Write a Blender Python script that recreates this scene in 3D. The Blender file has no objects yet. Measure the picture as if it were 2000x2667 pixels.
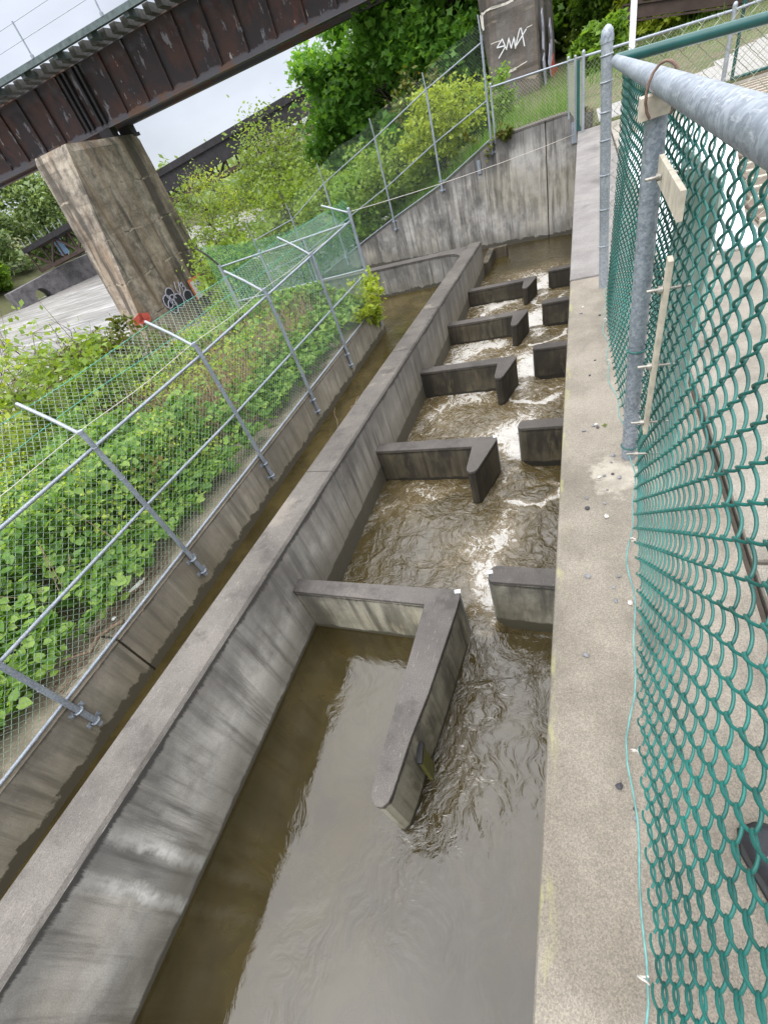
import bpy, math, random
import numpy as np
from mathutils import Vector, Matrix
random.seed(7); rng = np.random.default_rng(11)
S = bpy.context.scene
COL = S.collection
R = math.radians

# ------------------------------------------------------------------ naming
def tag(o, label=None, cat=None, group=None, kind=None):
    if label: o['label'] = label
    if cat: o['category'] = cat
    if group: o['group'] = group
    if kind: o['kind'] = kind
    return o
def thing(name, label, cat, loc=(0, 0, 0), group=None):
    o = bpy.data.objects.new(name, None); COL.objects.link(o)
    o.location = loc; o.empty_display_size = .2
    return tag(o, label, cat, group)
def copy_tree(o, parent=None):
    c = o.copy(); COL.objects.link(c)
    if parent is not None: c.parent = parent
    for ch in list(o.children): copy_tree(ch, c)
    return c

# ------------------------------------------------------------------ mesh builder (world coordinates)
class MB:
    def __init__(s): s.v = []; s.f = []; s.n = 0; s.a = {}; s.sm = []
    def add(s, verts, faces, smooth=False, **attrs):
        verts = np.asarray(verts, float).reshape(-1, 3)
        s.v.append(verts)
        for f in faces: s.f.append([i + s.n for i in f]); s.sm.append(smooth)
        for k, val in attrs.items():
            s.a.setdefault(k, {})[s.n] = np.broadcast_to(np.asarray(val, float), (len(verts),))
        s.n += len(verts)
    def box(s, x0, x1, y0, y1, z0, z1, **k):
        v = [(x0,y0,z0),(x1,y0,z0),(x1,y1,z0),(x0,y1,z0),(x0,y0,z1),(x1,y0,z1),(x1,y1,z1),(x0,y1,z1)]
        s.add(v, [(0,3,2,1),(4,5,6,7),(0,1,5,4),(1,2,6,5),(2,3,7,6),(3,0,4,7)], **k)
    def obox(s, c, u, v, w, du, dv, dw):
        c = np.array(c, float); u, v, w = [np.array(a, float) / np.linalg.norm(a) for a in (u, v, w)]
        P = []
        for k in (-1, 1):
            for (i, j) in ((-1,-1),(1,-1),(1,1),(-1,1)):
                P.append(c + u*i*du/2 + v*j*dv/2 + w*k*dw/2)
        s.add(P, [(0,3,2,1),(4,5,6,7),(0,1,5,4),(1,2,6,5),(2,3,7,6),(3,0,4,7)])
    def tube(s, pts, r, n=8, cap=True, smooth=True):
        P = np.asarray(pts, float); m = len(P)
        rr = np.broadcast_to(np.asarray(r, float), (m,))
        T = np.gradient(P, axis=0); T /= np.linalg.norm(T, axis=1)[:, None] + 1e-12
        ref = np.array([0, 0, 1.]) if abs(T[:, 2]).mean() < .8 else np.array([1., .2, 0])
        U = np.cross(T, ref); U /= np.linalg.norm(U, axis=1)[:, None] + 1e-12
        V = np.cross(T, U)
        a = np.arange(n) * 2 * math.pi / n
        ring = P[:, None, :] + rr[:, None, None] * (np.cos(a)[None, :, None] * U[:, None, :] + np.sin(a)[None, :, None] * V[:, None, :])
        F = []
        for i in range(m - 1):
            for j in range(n):
                k = (j + 1) % n
                F.append((i*n + j, i*n + k, (i+1)*n + k, (i+1)*n + j))
        s.add(ring.reshape(-1, 3), F, smooth=smooth)
        if cap:
            s.add(ring[0], [tuple(range(n))]); s.add(ring[-1], [tuple(range(n))[::-1]])
    def prism(s, outline, z0, z1, **k):
        n = len(outline)
        v = [(x, y, z0) for x, y in outline] + [(x, y, z1) for x, y in outline]
        f = [tuple(range(n, 2*n)), tuple(range(n))[::-1]] + [(i, (i+1) % n, n + (i+1) % n, n + i) for i in range(n)]
        s.add(v, f, **k)
    def ball(s, c, r, sub=2, squash=(1, 1, 1), jit=0):
        import bmesh
        b = bmesh.new(); bmesh.ops.create_icosphere(b, subdivisions=sub, radius=1)
        v = np.array([x.co[:] for x in b.verts]); f = [[q.index for q in x.verts] for x in b.faces]; b.free()
        if jit: v = v * (1 + rng.uniform(-jit, jit, (len(v), 1)))
        s.add(v * np.array(squash) * r + np.array(c), f, smooth=not jit)
    def build(s, name, mat, parent=None, bevel=0, label=None):
        me = bpy.data.meshes.new(name)
        V = np.concatenate(s.v) if s.v else np.zeros((0, 3))
        loc = np.zeros(3)
        if parent is not None:
            q = parent
            while q is not None: loc += np.array(q.location); q = q.parent
        elif len(V): loc = np.array([V[:,0].mean(), V[:,1].mean(), V[:,2].min()])
        me.from_pydata((V - loc).tolist(), [], s.f)
        me.polygons.foreach_set('use_smooth', s.sm)
        for k, d in s.a.items():
            at = me.attributes.new(k, 'FLOAT', 'POINT')
            arr = np.full(len(V), 9., np.float32)
            for st, val in d.items(): arr[st:st + len(val)] = val
            at.data.foreach_set('value', arr)
        me.materials.append(mat); me.update()
        o = bpy.data.objects.new(name, me); COL.objects.link(o)
        if parent is not None: o.parent = parent
        else: o.location = loc
        if bevel:
            m = o.modifiers.new('bevel', 'BEVEL'); m.width = bevel; m.segments = 2; m.limit_method = 'ANGLE'; m.angle_limit = R(40)
        if label: o['label'] = label
        return o
def fast_mesh(name, V, nper, mat, parent=None, smooth=False, loc=None, tris=None):
    """V (N*nper,3) with one n-gon per nper verts, or given index faces (M,k)"""
    me = bpy.data.meshes.new(name)
    off = np.zeros(3)
    if parent is not None:
        q = parent
        while q is not None: off += np.array(q.location); q = q.parent
    elif loc is not None: off = np.array(loc, float)
    V = (np.asarray(V, float) - off).astype(np.float32)
    me.vertices.add(len(V)); me.vertices.foreach_set('co', V.ravel())
    F = np.arange(len(V)).reshape(-1, nper) if tris is None else np.asarray(tris)
    k = F.shape[1]
    me.loops.add(F.size); me.loops.foreach_set('vertex_index', F.ravel().astype(np.int32))
    me.polygons.add(len(F)); me.polygons.foreach_set('loop_start', np.arange(0, F.size, k, dtype=np.int32))
    me.polygons.foreach_set('use_smooth', np.full(len(F), smooth))
    me.update(calc_edges=True); me.validate()
    me.materials.append(mat)
    o = bpy.data.objects.new(name, me); COL.objects.link(o)
    if parent is not None: o.parent = parent
    else: o.location = off
    return o

# ------------------------------------------------------------------ numpy value noise
def _h(ix, iy, seed):
    n = (ix * 374761393 + iy * 668265263 + seed * 974634777) & 0xffffffff
    n = ((n ^ (n >> 13)) * 1274126177) & 0xffffffff
    return ((n ^ (n >> 16)) & 0xffff) / 65535.0
def vnoise(x, y, seed=0):
    x = np.asarray(x, float); y = np.asarray(y, float)
    ix = np.floor(x).astype(np.int64); iy = np.floor(y).astype(np.int64)
    fx = x - ix; fy = y - iy; fx = fx*fx*(3-2*fx); fy = fy*fy*(3-2*fy)
    return (_h(ix,iy,seed)*(1-fx)+_h(ix+1,iy,seed)*fx)*(1-fy)+(_h(ix,iy+1,seed)*(1-fx)+_h(ix+1,iy+1,seed)*fx)*fy
def fbm(x, y, seed=0, oct=4):
    t = 0; a = .5
    for i in range(oct): t = t + a*vnoise(x*2**i, y*2**i, seed+i*17); a *= .5
    return t
def sstep(a, b, x):
    t = np.clip((x - a)/(b - a), 0, 1); return t*t*(3-2*t)

# ------------------------------------------------------------------ material helpers
class NT:
    def __init__(s, name):
        s.m = bpy.data.materials.new(name); s.m.use_nodes = True
        s.t = s.m.node_tree; s.n = s.t.nodes; s.l = s.t.links; s.n.clear()
        s.out = s.n.new('ShaderNodeOutputMaterial')
        s.p = s.n.new('ShaderNodeBsdfPrincipled'); s.l.new(s.p.outputs[0], s.out.inputs[0])
        g = s.n.new('ShaderNodeNewGeometry'); s.pos = g.outputs['Position']; s.geo = g
    def set(s, sock, v):
        if hasattr(v, 'links') or isinstance(v, bpy.types.NodeSocket): s.l.new(v, sock)
        else:
            if isinstance(v, (tuple, list)) and len(v) == 3 and sock.type == 'RGBA': v = (*v, 1)
            sock.default_value = v
    def map(s, vec, scale=(1,1,1), rot=(0,0,0), loc=(0,0,0)):
        n = s.n.new('ShaderNodeMapping'); s.set(n.inputs['Vector'], vec)
        n.inputs['Scale'].default_value = scale; n.inputs['Rotation'].default_value = rot; n.inputs['Location'].default_value = loc
        return n.outputs[0]
    def noise(s, scale, detail=4, rough=.55, vec=None, dist=0):
        n = s.n.new('ShaderNodeTexNoise'); s.set(n.inputs['Vector'], vec or s.pos)
        n.inputs['Scale'].default_value = scale; n.inputs['Detail'].default_value = detail
        n.inputs['Roughness'].default_value = rough; n.inputs['Distortion'].default_value = dist
        return n.outputs['Fac']
    def vor(s, scale, vec=None, feat='F1', out='Distance'):
        n = s.n.new('ShaderNodeTexVoronoi'); n.feature = feat; s.set(n.inputs['Vector'], vec or s.pos)
        n.inputs['Scale'].default_value = scale; return n.outputs[out]
    def math(s, op, a, b=None, c=None, clamp=False):
        n = s.n.new('ShaderNodeMath'); n.operation = op; n.use_clamp = clamp
        s.set(n.inputs[0], a)
        if b is not None: s.set(n.inputs[1], b)
        if c is not None: s.set(n.inputs[2], c)
        return n.outputs[0]
    def rng(s, v, a, b, c=0., d=1., smooth=True):
        n = s.n.new('ShaderNodeMapRange'); n.interpolation_type = 'SMOOTHSTEP' if smooth else 'LINEAR'
        s.set(n.inputs[0], v); s.set(n.inputs[1], a); s.set(n.inputs[2], b); s.set(n.inputs[3], c); s.set(n.inputs[4], d)
        return n.outputs[0]
    def mix(s, f, a, b, mode='MIX'):
        n = s.n.new('ShaderNodeMix'); n.data_type = 'RGBA'; n.blend_type = mode
        s.set(n.inputs[0], f); s.set(n.inputs[6], a); s.set(n.inputs[7], b); return n.outputs[2]
    def ramp(s, v, stops):
        n = s.n.new('ShaderNodeValToRGB'); s.set(n.inputs[0], v)
        e = n.color_ramp.elements
        while len(e) < len(stops): e.new(.5)
        for i, (p, c) in enumerate(stops): e[i].position = p; e[i].color = (*c, 1)
        return n.outputs[0]
    def attr(s, name):
        n = s.n.new('ShaderNodeAttribute'); n.attribute_name = name; return n.outputs['Fac']
    def bump(s, h, strength=.3, dist=.01):
        n = s.n.new('ShaderNodeBump'); s.set(n.inputs['Height'], h); s.set(n.inputs['Strength'], strength); n.inputs['Distance'].default_value = dist
        s.l.new(n.outputs[0], s.p.inputs['Normal']); return n
    def sep(s):
        n = s.n.new('ShaderNodeSeparateXYZ'); s.l.new(s.pos, n.inputs[0]); return n.outputs
    def fin(s, color=None, rough=.8, metal=0., spec=None):
        if color is not None: s.set(s.p.inputs['Base Color'], color)
        s.set(s.p.inputs['Roughness'], rough); s.set(s.p.inputs['Metallic'], metal)
        if spec is not None: s.p.inputs['Specular IOR Level'].default_value = spec
        return s.m

def concrete(name, lo, hi, streak=.5, top=False, wat=False, speck=.25, warm=None, wth=.1, topth=.05, topcol=(.016,.014,.012), grain=120, strk_scale=9, black=0., efflo=False, flecks=0.):
    s = NT(name)
    big = s.noise(.9, 5, .6); mid = s.noise(5, 6, .65); fine = s.noise(grain, 2, .7)
    c = s.mix(s.rng(s.math('ADD', s.math('MULTIPLY', big, .6), s.math('MULTIPLY', mid, .4)), .36, .64), lo, hi)
    if warm: c = s.mix(s.rng(s.noise(.6, 3, .5, s.map(s.pos, loc=(7, 3, 5))), .48, .68, 0, .7), c, warm)
    st = s.noise(1, 5, .65, s.map(s.pos, (strk_scale, strk_scale, .55)))
    c = s.mix(s.rng(st, .46, .74, 0., streak), c, (lo[0]*.35, lo[1]*.34, lo[2]*.33))
    st2 = s.noise(1, 4, .6, s.map(s.pos, (strk_scale*1.6, strk_scale*1.6, .5), loc=(3, 9, 1)))
    c = s.mix(s.rng(st2, .56, .76, 0., streak*.55), c, (hi[0]*1.35, hi[1]*1.33, hi[2]*1.25))
    if black:
        bl = s.noise(1, 4, .6, s.map(s.pos, (3.2, 3.2, 1.1), loc=(1, 4, 8)))
        c = s.mix(s.rng(bl, .47, .60, 0., black), c, (.03, .028, .024))
        pt = s.noise(1, 5, .7, s.map(s.pos, (5, 5, 1.4), loc=(6, 2, 3))); c = s.mix(s.rng(pt, .54, .66, 0., black*.8), c, (hi[0]*1.25, hi[1]*1.2, hi[2]*1.05))
    c = s.mix(s.rng(fine, .3, .7, -speck, speck), c, c) if False else s.mix(1., c, s.ramp(fine, [(.25, (1-speck,)*3), (.5, (.98,)*3), (.78, (1+speck*.9,)*3)]), 'MULTIPLY')
    pits = s.rng(s.vor(26), .05, .13, .55, 1.)
    pm = s.rng(s.noise(3, 2), .5, .6)
    c = s.mix(s.math('MULTIPLY', s.math('SUBTRACT', 1., pits), pm), c, (lo[0]*.4, lo[1]*.4, lo[2]*.4))
    if efflo:
        yy = s.math('ADD', s.sep()[1], s.math('MULTIPLY', s.math('SUBTRACT', s.noise(5, 6, .75), .5), .16))
        b1 = s.rng(s.math('ABSOLUTE', s.math('ADD', yy, .24)), .085, .12, 1., 0.)
        c = s.mix(s.math('MULTIPLY', b1, .5), c, (.17, .17, .165))
        for y0_ in (.12, .335):
            e_ = s.math('MULTIPLY', s.rng(s.math('ABSOLUTE', s.math('ADD', yy, y0_)), .006, .05, 1., 0., False), s.rng(s.noise(11, 4, .7), .3, .6, .35, 1.))
            c = s.mix(e_, c, (.88, .87, .83))
        dirt = s.math('MULTIPLY', s.rng(s.math('ADD', s.sep()[1], s.math('MULTIPLY', s.math('SUBTRACT', s.noise(1.3, 5, .7), .5), 3.)), .8, 4.2), .62)
        c = s.mix(dirt, c, s.mix(1., c, (.30, .275, .235), 'MULTIPLY'))
        for y0_ in (3.03, 6.06, 9.09):
            j_ = s.rng(s.math('ABSOLUTE', s.math('SUBTRACT', s.sep()[1], y0_)), .005, .011, .75, 0.)
            c = s.mix(j_, c, (.05, .045, .04))
    if flecks:
        for rot in (.4, 1.9, 2.7):
            fl_ = s.noise(1, 2, .5, s.map(s.pos, (150, 13, 40), (0, 0, rot), (rot*3, 1, 2)))
            c = s.mix(s.rng(fl_, .70, .74, 0., flecks), c, (.48, .44, .37))
        ag = s.noise(3.2, 5, .7, s.map(s.pos, loc=(5, 2, 2))); c = s.mix(s.rng(ag, .52, .68, 0, .55), c, (lo[0]*.5, lo[1]*.5, lo[2]*.48))
        dc = s.math('MULTIPLY', s.rng(s.math('ADD', s.sep()[1], s.math('MULTIPLY', s.math('SUBTRACT', s.noise(1.1, 5, .7), .5), 3.)), 1., 5.), .5); c = s.mix(dc, c, s.mix(1., c, (.42, .39, .35), 'MULTIPLY'))
        pl = s.noise(1.4, 6, .75, s.map(s.pos, loc=(1, 8, 2))); c = s.mix(s.rng(pl, .56, .68, 0, .45), c, (hi[0]*1.6, hi[1]*1.55, hi[2]*1.4))
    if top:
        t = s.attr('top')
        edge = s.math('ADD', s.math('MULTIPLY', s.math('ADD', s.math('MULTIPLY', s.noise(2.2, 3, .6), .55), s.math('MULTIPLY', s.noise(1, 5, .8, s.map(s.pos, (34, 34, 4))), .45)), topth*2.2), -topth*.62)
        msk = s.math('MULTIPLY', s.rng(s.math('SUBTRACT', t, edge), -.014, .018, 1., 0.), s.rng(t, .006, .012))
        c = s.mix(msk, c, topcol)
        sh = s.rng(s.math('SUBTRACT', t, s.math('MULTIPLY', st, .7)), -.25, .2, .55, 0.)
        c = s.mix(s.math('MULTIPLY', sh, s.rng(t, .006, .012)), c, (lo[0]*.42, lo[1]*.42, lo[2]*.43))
    if wat:
        w = s.attr('wat')
        e2 = s.math('ADD', s.math('MULTIPLY', s.noise(6, 4, .65), wth*1.6), -wth*.1)
        mk = s.rng(s.math('SUBTRACT', w, e2), -.012, .016, 1., 0.)
        c = s.mix(mk, c, (.022, .019, .014))
        mk2 = s.rng(s.math('SUBTRACT', w, s.math('MULTIPLY', mid, .5)), -.1, .2, .5, 0.)
        c = s.mix(mk2, c, (lo[0]*.6, lo[1]*.57, lo[2]*.45))
    s.bump(s.math('ADD', s.math('MULTIPLY', fine, .4), s.math('MULTIPLY', mid, .8)), .35, .01)
    return s.fin(c, s.rng(mid, .2, .8, .7, .95))

def simple(name, col, rough=.5, metal=0., var=.25, scale=12, bump=.1, spec=None):
    s = NT(name); n = s.noise(scale, 4, .6)
    c = s.mix(1., col, s.ramp(n, [(.3, (1-var,)*3), (.7, (1+var,)*3)]), 'MULTIPLY')
    s.bump(n, bump, .004)
    return s.fin(c, rough, metal, spec)
def galvanised(name, lo=(.20,.23,.27), hi=(.36,.40,.45)):
    s = NT(name)
    a = s.vor(130, out='Color'); b = s.noise(5, 4)
    g = s.n.new('ShaderNodeRGBToBW'); s.l.new(a, g.inputs[0])
    c = s.mix(s.rng(s.math('ADD', s.math('MULTIPLY', g.outputs[0], .6), s.math('MULTIPLY', b, .6)), .3, .9), lo, hi)
    sc = s.noise(1, 5, .7, s.map(s.pos, (160, 24, 160)))
    c = s.mix(s.rng(sc, .55, .7, 0, .55), c, (.62, .64, .66))
    rust = s.noise(7, 5, .7); c = s.mix(s.rng(rust, .68, .78, 0, .5), c, (.16, .10, .07))
    s.bump(sc, .12, .002)
    return s.fin(c, s.rng(b, .3, .7, .38, .6), .35)
def leafmat(name, cols, trans=.35, rough=.5):
    s = NT(name)
    r = s.geo.outputs['Random Per Island']
    st = [(i/(max(1, len(cols)-1)), c) for i, c in enumerate(cols)]
    c = s.ramp(s.math('ADD', s.math('MULTIPLY', r, .6), s.math('MULTIPLY', s.noise(1.1, 3, .6), .5), clamp=True), st)
    s.fin(c, rough, 0, .35)
    tr = s.n.new('ShaderNodeBsdfTranslucent'); s.set(tr.inputs[0], s.mix(1., c, (1.25, 1.2, .55), 'MULTIPLY'))
    mx = s.n.new('ShaderNodeMixShader'); mx.inputs[0].default_value = trans
    s.l.new(s.p.outputs[0], mx.inputs[1]); s.l.new(tr.outputs[0], mx.inputs[2]); s.l.new(mx.outputs[0], s.out.inputs[0])
    return s.m

M = {}
M['wallC'] = concrete('left wall concrete', (.22,.20,.16), (.55,.50,.41), .7, True, True, wth=.16, warm=(.30,.26,.19))
M['central'] = concrete('central wall concrete', (.27,.258,.235), (.66,.64,.59), .8, True, True, wth=.055, topth=.10, warm=(.56,.48,.38), efflo=True)
M['cap'] = concrete('wall cap concrete', (.085,.076,.066), (.155,.141,.125), .1, speck=.4, grain=150, flecks=.3)
M['capdark'] = concrete('baffle cap concrete', (.068,.061,.056), (.125,.114,.104), .1, speck=.45, grain=150, flecks=.25)
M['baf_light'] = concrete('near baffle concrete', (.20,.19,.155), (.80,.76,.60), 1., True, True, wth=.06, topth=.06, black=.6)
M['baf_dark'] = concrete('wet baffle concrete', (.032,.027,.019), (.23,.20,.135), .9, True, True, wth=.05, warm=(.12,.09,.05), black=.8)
M['backwall'] = concrete('back wall concrete', (.15,.145,.138), (.41,.395,.37), .95, True, True, black=.4, wth=.14, warm=(.34,.31,.24))
M['pier'] = None
def walkmat(name, lo, hi, warm=True):
    s = NT(name); x, y, z = s.sep()
    big = s.noise(.8, 5, .6); mid = s.noise(4, 6, .65); g1 = s.noise(300, 2, .8); v = s.vor(420, out='Color')
    bw = s.n.new('ShaderNodeRGBToBW'); s.l.new(v, bw.inputs[0])
    c = s.mix(s.rng(s.math('ADD', s.math('MULTIPLY', big, .5), s.math('MULTIPLY', mid, .5)), .38, .62), lo, hi)
    sp = s.ramp(s.math('ADD', s.math('MULTIPLY', bw.outputs[0], .55), s.math('MULTIPLY', g1, .5)), [(.2, (.68,.66,.62)), (.5, (.98,.98,.98)), (.72, (1.32,1.30,1.25))])
    c = s.mix(1., c, sp, 'MULTIPLY')
    dk = s.noise(1.5, 5, .65, s.map(s.pos, (1.6, .8, 1), loc=(4, 1, 0)))
    c = s.mix(s.rng(dk, .53, .72, 0, .6), c, (lo[0]*.42, lo[1]*.42, lo[2]*.42))
    if warm:
        # lime wash around the post foot, yellow lichen along the edge
        dx = s.math('SUBTRACT', x, .13); dy = s.math('SUBTRACT', y, 1.43)
        d = s.math('SQRT', s.math('ADD', s.math('POWER', s.math('MULTIPLY', dx, 1.25), 2.), s.math('POWER', dy, 2.)))
        wm = s.rng(s.math('ADD', d, s.math('MULTIPLY', s.math('SUBTRACT', s.noise(13, 5, .75), .5), .34)), .07, .13, .85, 0.)
        c = s.mix(s.math('MULTIPLY', wm, s.rng(s.noise(9, 5, .7), .35, .6, .35, .9)), c, (.46, .42, .35))
        li = s.math('MULTIPLY', s.rng(x, -.062, -.02, 1., 0.), s.rng(s.noise(1, 5, .7, s.map(s.pos, (24, 6, 24))), .52, .64))
        c = s.mix(s.math('MULTIPLY', li, .5), c, (.33, .33, .13))
    s.bump(s.math('ADD', s.math('MULTIPLY', g1, .7), s.math('MULTIPLY', bw.outputs[0], .5)), .45, .004)
    return s.fin(c, .9)
M['walk'] = walkmat('coping concrete', (.165,.146,.118), (.262,.236,.196))
M['walkfar'] = walkmat('coping concrete smooth grey', (.15,.14,.135), (.21,.20,.192), False)
M['capC'] = walkmat('left wall cap concrete', (.15,.128,.094), (.27,.235,.18), False)
M['pad'] = walkmat('pad concrete', (.18,.163,.137), (.29,.268,.232), False)
M['galv'] = galvanised('galvanised steel')
M['galvd'] = galvanised('dull galvanised steel', (.24,.27,.30), (.37,.40,.43))
M['vinyl'] = simple('green vinyl wire', (.010,.125,.105), .38, 0, .45, 9, .05, .6)
M['vinyl2'] = simple('weathered green vinyl wire', (.09,.40,.29), .45, 0, .3, 30, .05)
M['vinyl_pale'] = simple('vinyl wire with painted sheen', (.30,.40,.31), .5, 0, .25, 3, .05)  # sky sheen on green vinyl, put into the base colour as a pale tone
M['wiresil'] = simple('pale galvanised wire', (.42,.45,.33), .5, .2, .2, 20, .05)
M['greenpaint'] = simple('green painted pipe', (.005,.072,.066), .28, 0, .2, 14, .05, .6)
M['tie'] = simple('pale teal tension wire', (.12,.28,.26), .5, 0, .3, 40, .05)
M['whitewire'] = simple('white cable', (.62,.58,.52), .6, 0, .15, 20, .05)
M['beige'] = simple('weathered beige strap', (.50,.45,.36), .7, 0, .25, 30, .2)
M['signback'] = simple('pale green sign back', (.34,.42,.37), .45, 0, .15, 6, .05)
M['bolt'] = simple('zinc bolt', (.42,.40,.36), .4, .6, .3, 80, .1)
M['rustwire'] = simple('rusty wire', (.20,.13,.10), .7, .2, .4, 60, .2)
M['white'] = simple('flaking white paint', (.74,.74,.76), .8, 0, .12, 25, .2)
M['step'] = simple('brown step', (.13,.10,.075), .85, 0, .35, 9, .3)
M['stepedge'] = simple('pale step nosing', (.45,.41,.33), .8, 0, .2, 20, .2)
M['stone'] = simple('grey pebble', (.20,.20,.21), .8, 0, .35, 60, .3)
M['stonew'] = simple('white pebble', (.50,.48,.44), .8, 0, .25, 60, .3)
M['stoned'] = simple('dark pebble', (.05,.048,.055), .75, 0, .3, 60, .3)
M['wood'] = simple('driftwood', (.13,.085,.055), .85, 0, .4, 40, .4)
M['bark'] = simple('bark', (.060,.047,.036), .95, 0, .4, 18, .6)
M['barkpale'] = simple('pale bark', (.20,.16,.12), .95, 0, .3, 18, .4)
M['stem'] = simple('dry stalk', (.38,.27,.16), .9, 0, .35, 8, .1)
M['shoe'] = simple('black shoe leather', (.02,.02,.026), .45, 0, .3, 40, .2)
M['shoetoe'] = simple('grey shoe cap', (.16,.18,.21), .4, 0, .2, 60, .1)
M['denim'] = simple('dark denim', (.018,.024,.05), .9, 0, .3, 120, .4)
M['orange'] = simple('orange plastic', (.75,.30,.03), .45, 0, .1, 20, .05)
M['plastic'] = simple('white plastic', (.70,.70,.68), .35, 0, .08, 20, .05)
M['bluep'] = simple('blue plastic', (.12,.40,.62), .4, 0, .1, 20, .05)
M['staff'] = simple('olive gauge board', (.13,.13,.025), .5, 0, .2, 30, .1)
M['blackp'] = simple('black plastic', (.015,.015,.016), .5, 0, .2, 30, .1)
M['steelgrey'] = simple('grey painted steel', (.10,.13,.13), .6, .2, .35, 5, .2)
M['darksteel'] = simple('dark bridge steel', (.022,.020,.022), .7, .2, .45, 2, .2)
M['brownsteel'] = simple('brown weathered steel', (.060,.040,.032), .75, .2, .35, 2, .2)
M['tiewood'] = simple('weathered tie timber', (.085,.085,.08), .9, 0, .4, 7, .3)
M['spray'] = simple('white spray paint', (.75,.76,.78), .7, 0, .08, 10, 0)
M['sprayl'] = simple('lilac spray paint', (.50,.50,.60), .7, 0, .2, 10, 0)
M['sprayk'] = simple('dark spray paint', (.035,.035,.045), .7, 0, .15, 10, 0)
M['sprayr'] = simple('red spray paint', (.55,.10,.07), .7, 0, .2, 10, 0)
M['sprayo'] = simple('orange spray paint', (.78,.26,.12), .7, 0, .15, 10, 0)
M['signblue'] = simple('blue sign', (.28,.45,.70), .5, 0, .1, 2, 0)
M['gravel'] = simple('grey gravel', (.30,.29,.28), .95, 0, .5, 40, .5)
M['joint'] = simple('joint dirt', (.045,.036,.026), .95, 0, .3, 60, .2)

def girder_mat():
    s = NT('rusted girder paint')
    a = s.noise(.8, 6, .65); c = s.mix(s.rng(a, .4, .62), (.026,.020,.022), (.056,.027,.020))
    o = s.noise(1, 5, .7, s.map(s.pos, (1.1, 1.1, .7), loc=(3, 1, 2))); c = s.mix(s.rng(o, .56, .70, 0, .7), c, (.105,.032,.018))
    pch = s.noise(1, 6, .72, s.map(s.pos, (1.9, 1.9, .75), loc=(9, 0, 5)))
    c = s.mix(s.rng(pch, .59, .625, 0, .9), c, (.17,.165,.18))
    p2 = s.noise(1, 4, .6, s.map(s.pos, (3.5, 3.5, 1.1), loc=(2, 8, 5))); c = s.mix(s.rng(p2, .68, .70, 0, .9), c, (.33,.31,.29))
    t = s.attr('top'); bot = s.attr('wat')
    e = s.math('MULTIPLY', s.noise(2.2, 5, .7), .42)
    c = s.mix(s.rng(s.math('SUBTRACT', bot, e), -.03, .03, .9, 0.), c, s.mix(s.rng(s.noise(.7, 3), .45, .62), (.10,.095,.105), (.16,.075,.035)))
    c = s.mix(s.rng(s.math('SUBTRACT', t, s.math('MULTIPLY', s.noise(1.4, 5, .7), .8)), -.15, .1, .3, 0.), c, (.09,.09,.105))
    s.bump(pch, .2, .02); return s.fin(c, .75, .1)
M['girder'] = girder_mat()
def pier_mat(name, lo, hi, brown, bamt):
    s = NT(name); x, y, z = s.sep()
    big = s.noise(.5, 6, .65); mid = s.noise(2.5, 6, .7); fine = s.noise(30, 3, .7)
    c = s.mix(s.rng(s.math('ADD', s.math('MULTIPLY', big, .5), s.math('MULTIPLY', mid, .5)), .36, .64), lo, hi)
    b = s.noise(1, 5, .6, s.map(s.pos, (1.4, 1.4, .12), loc=(2, 2, 0))); c = s.mix(s.rng(b, .40, .62, 0, bamt), c, brown)
    d = s.noise(1, 4, .6, s.map(s.pos, (1.1, 1.1, .09), loc=(8, 5, 1))); c = s.mix(s.rng(d, .47, .60, 0, .8), c, (.04,.036,.030))
    hb = s.noise(1, 4, .6, s.map(s.pos, (.6, .6, 7))); c = s.mix(s.rng(hb, .56, .72, 0, .45), c, (lo[0]*.5, lo[1]*.5, lo[2]*.5))
    w = s.noise(1, 5, .7, s.map(s.pos, (1.6, 1.6, .5), loc=(1, 9, 3))); c = s.mix(s.rng(w, .64, .74, 0, .6), c, (.42,.39,.33))
    c = s.mix(1., c, s.ramp(fine, [(.3, (.8,)*3), (.7, (1.2,)*3)]), 'MULTIPLY')
    # lift joints every 1.35 m, ragged
    jn = s.math('ADD', z, s.math('MULTIPLY', s.noise(.7, 5, .7), .5))
    fr = s.math('FRACT', s.math('DIVIDE', s.math('ADD', jn, 20.), 1.83))
    jm = s.math('MULTIPLY', s.rng(s.math('ABSOLUTE', s.math('SUBTRACT', fr, .5)), .012, .03, 1., 0.), s.math('MULTIPLY', s.rng(s.noise(.9, 3), .42, .60), .8))
    c = s.mix(jm, c, s.mix(s.rng(s.noise(2, 2), .45, .55), (.42,.36,.27), (.05,.04,.03)))
    s.bump(s.math('ADD', mid, s.math('MULTIPLY', jm, -.8)), .5, .06)
    return s.fin(c, .9)
M['pier1'] = pier_mat('tan pier concrete', (.13,.112,.09), (.46,.40,.32), (.22,.15,.09), .65)
M['pier2'] = pier_mat('grey pier concrete', (.10,.09,.082), (.185,.168,.155), (.13,.095,.07), .55)

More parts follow.
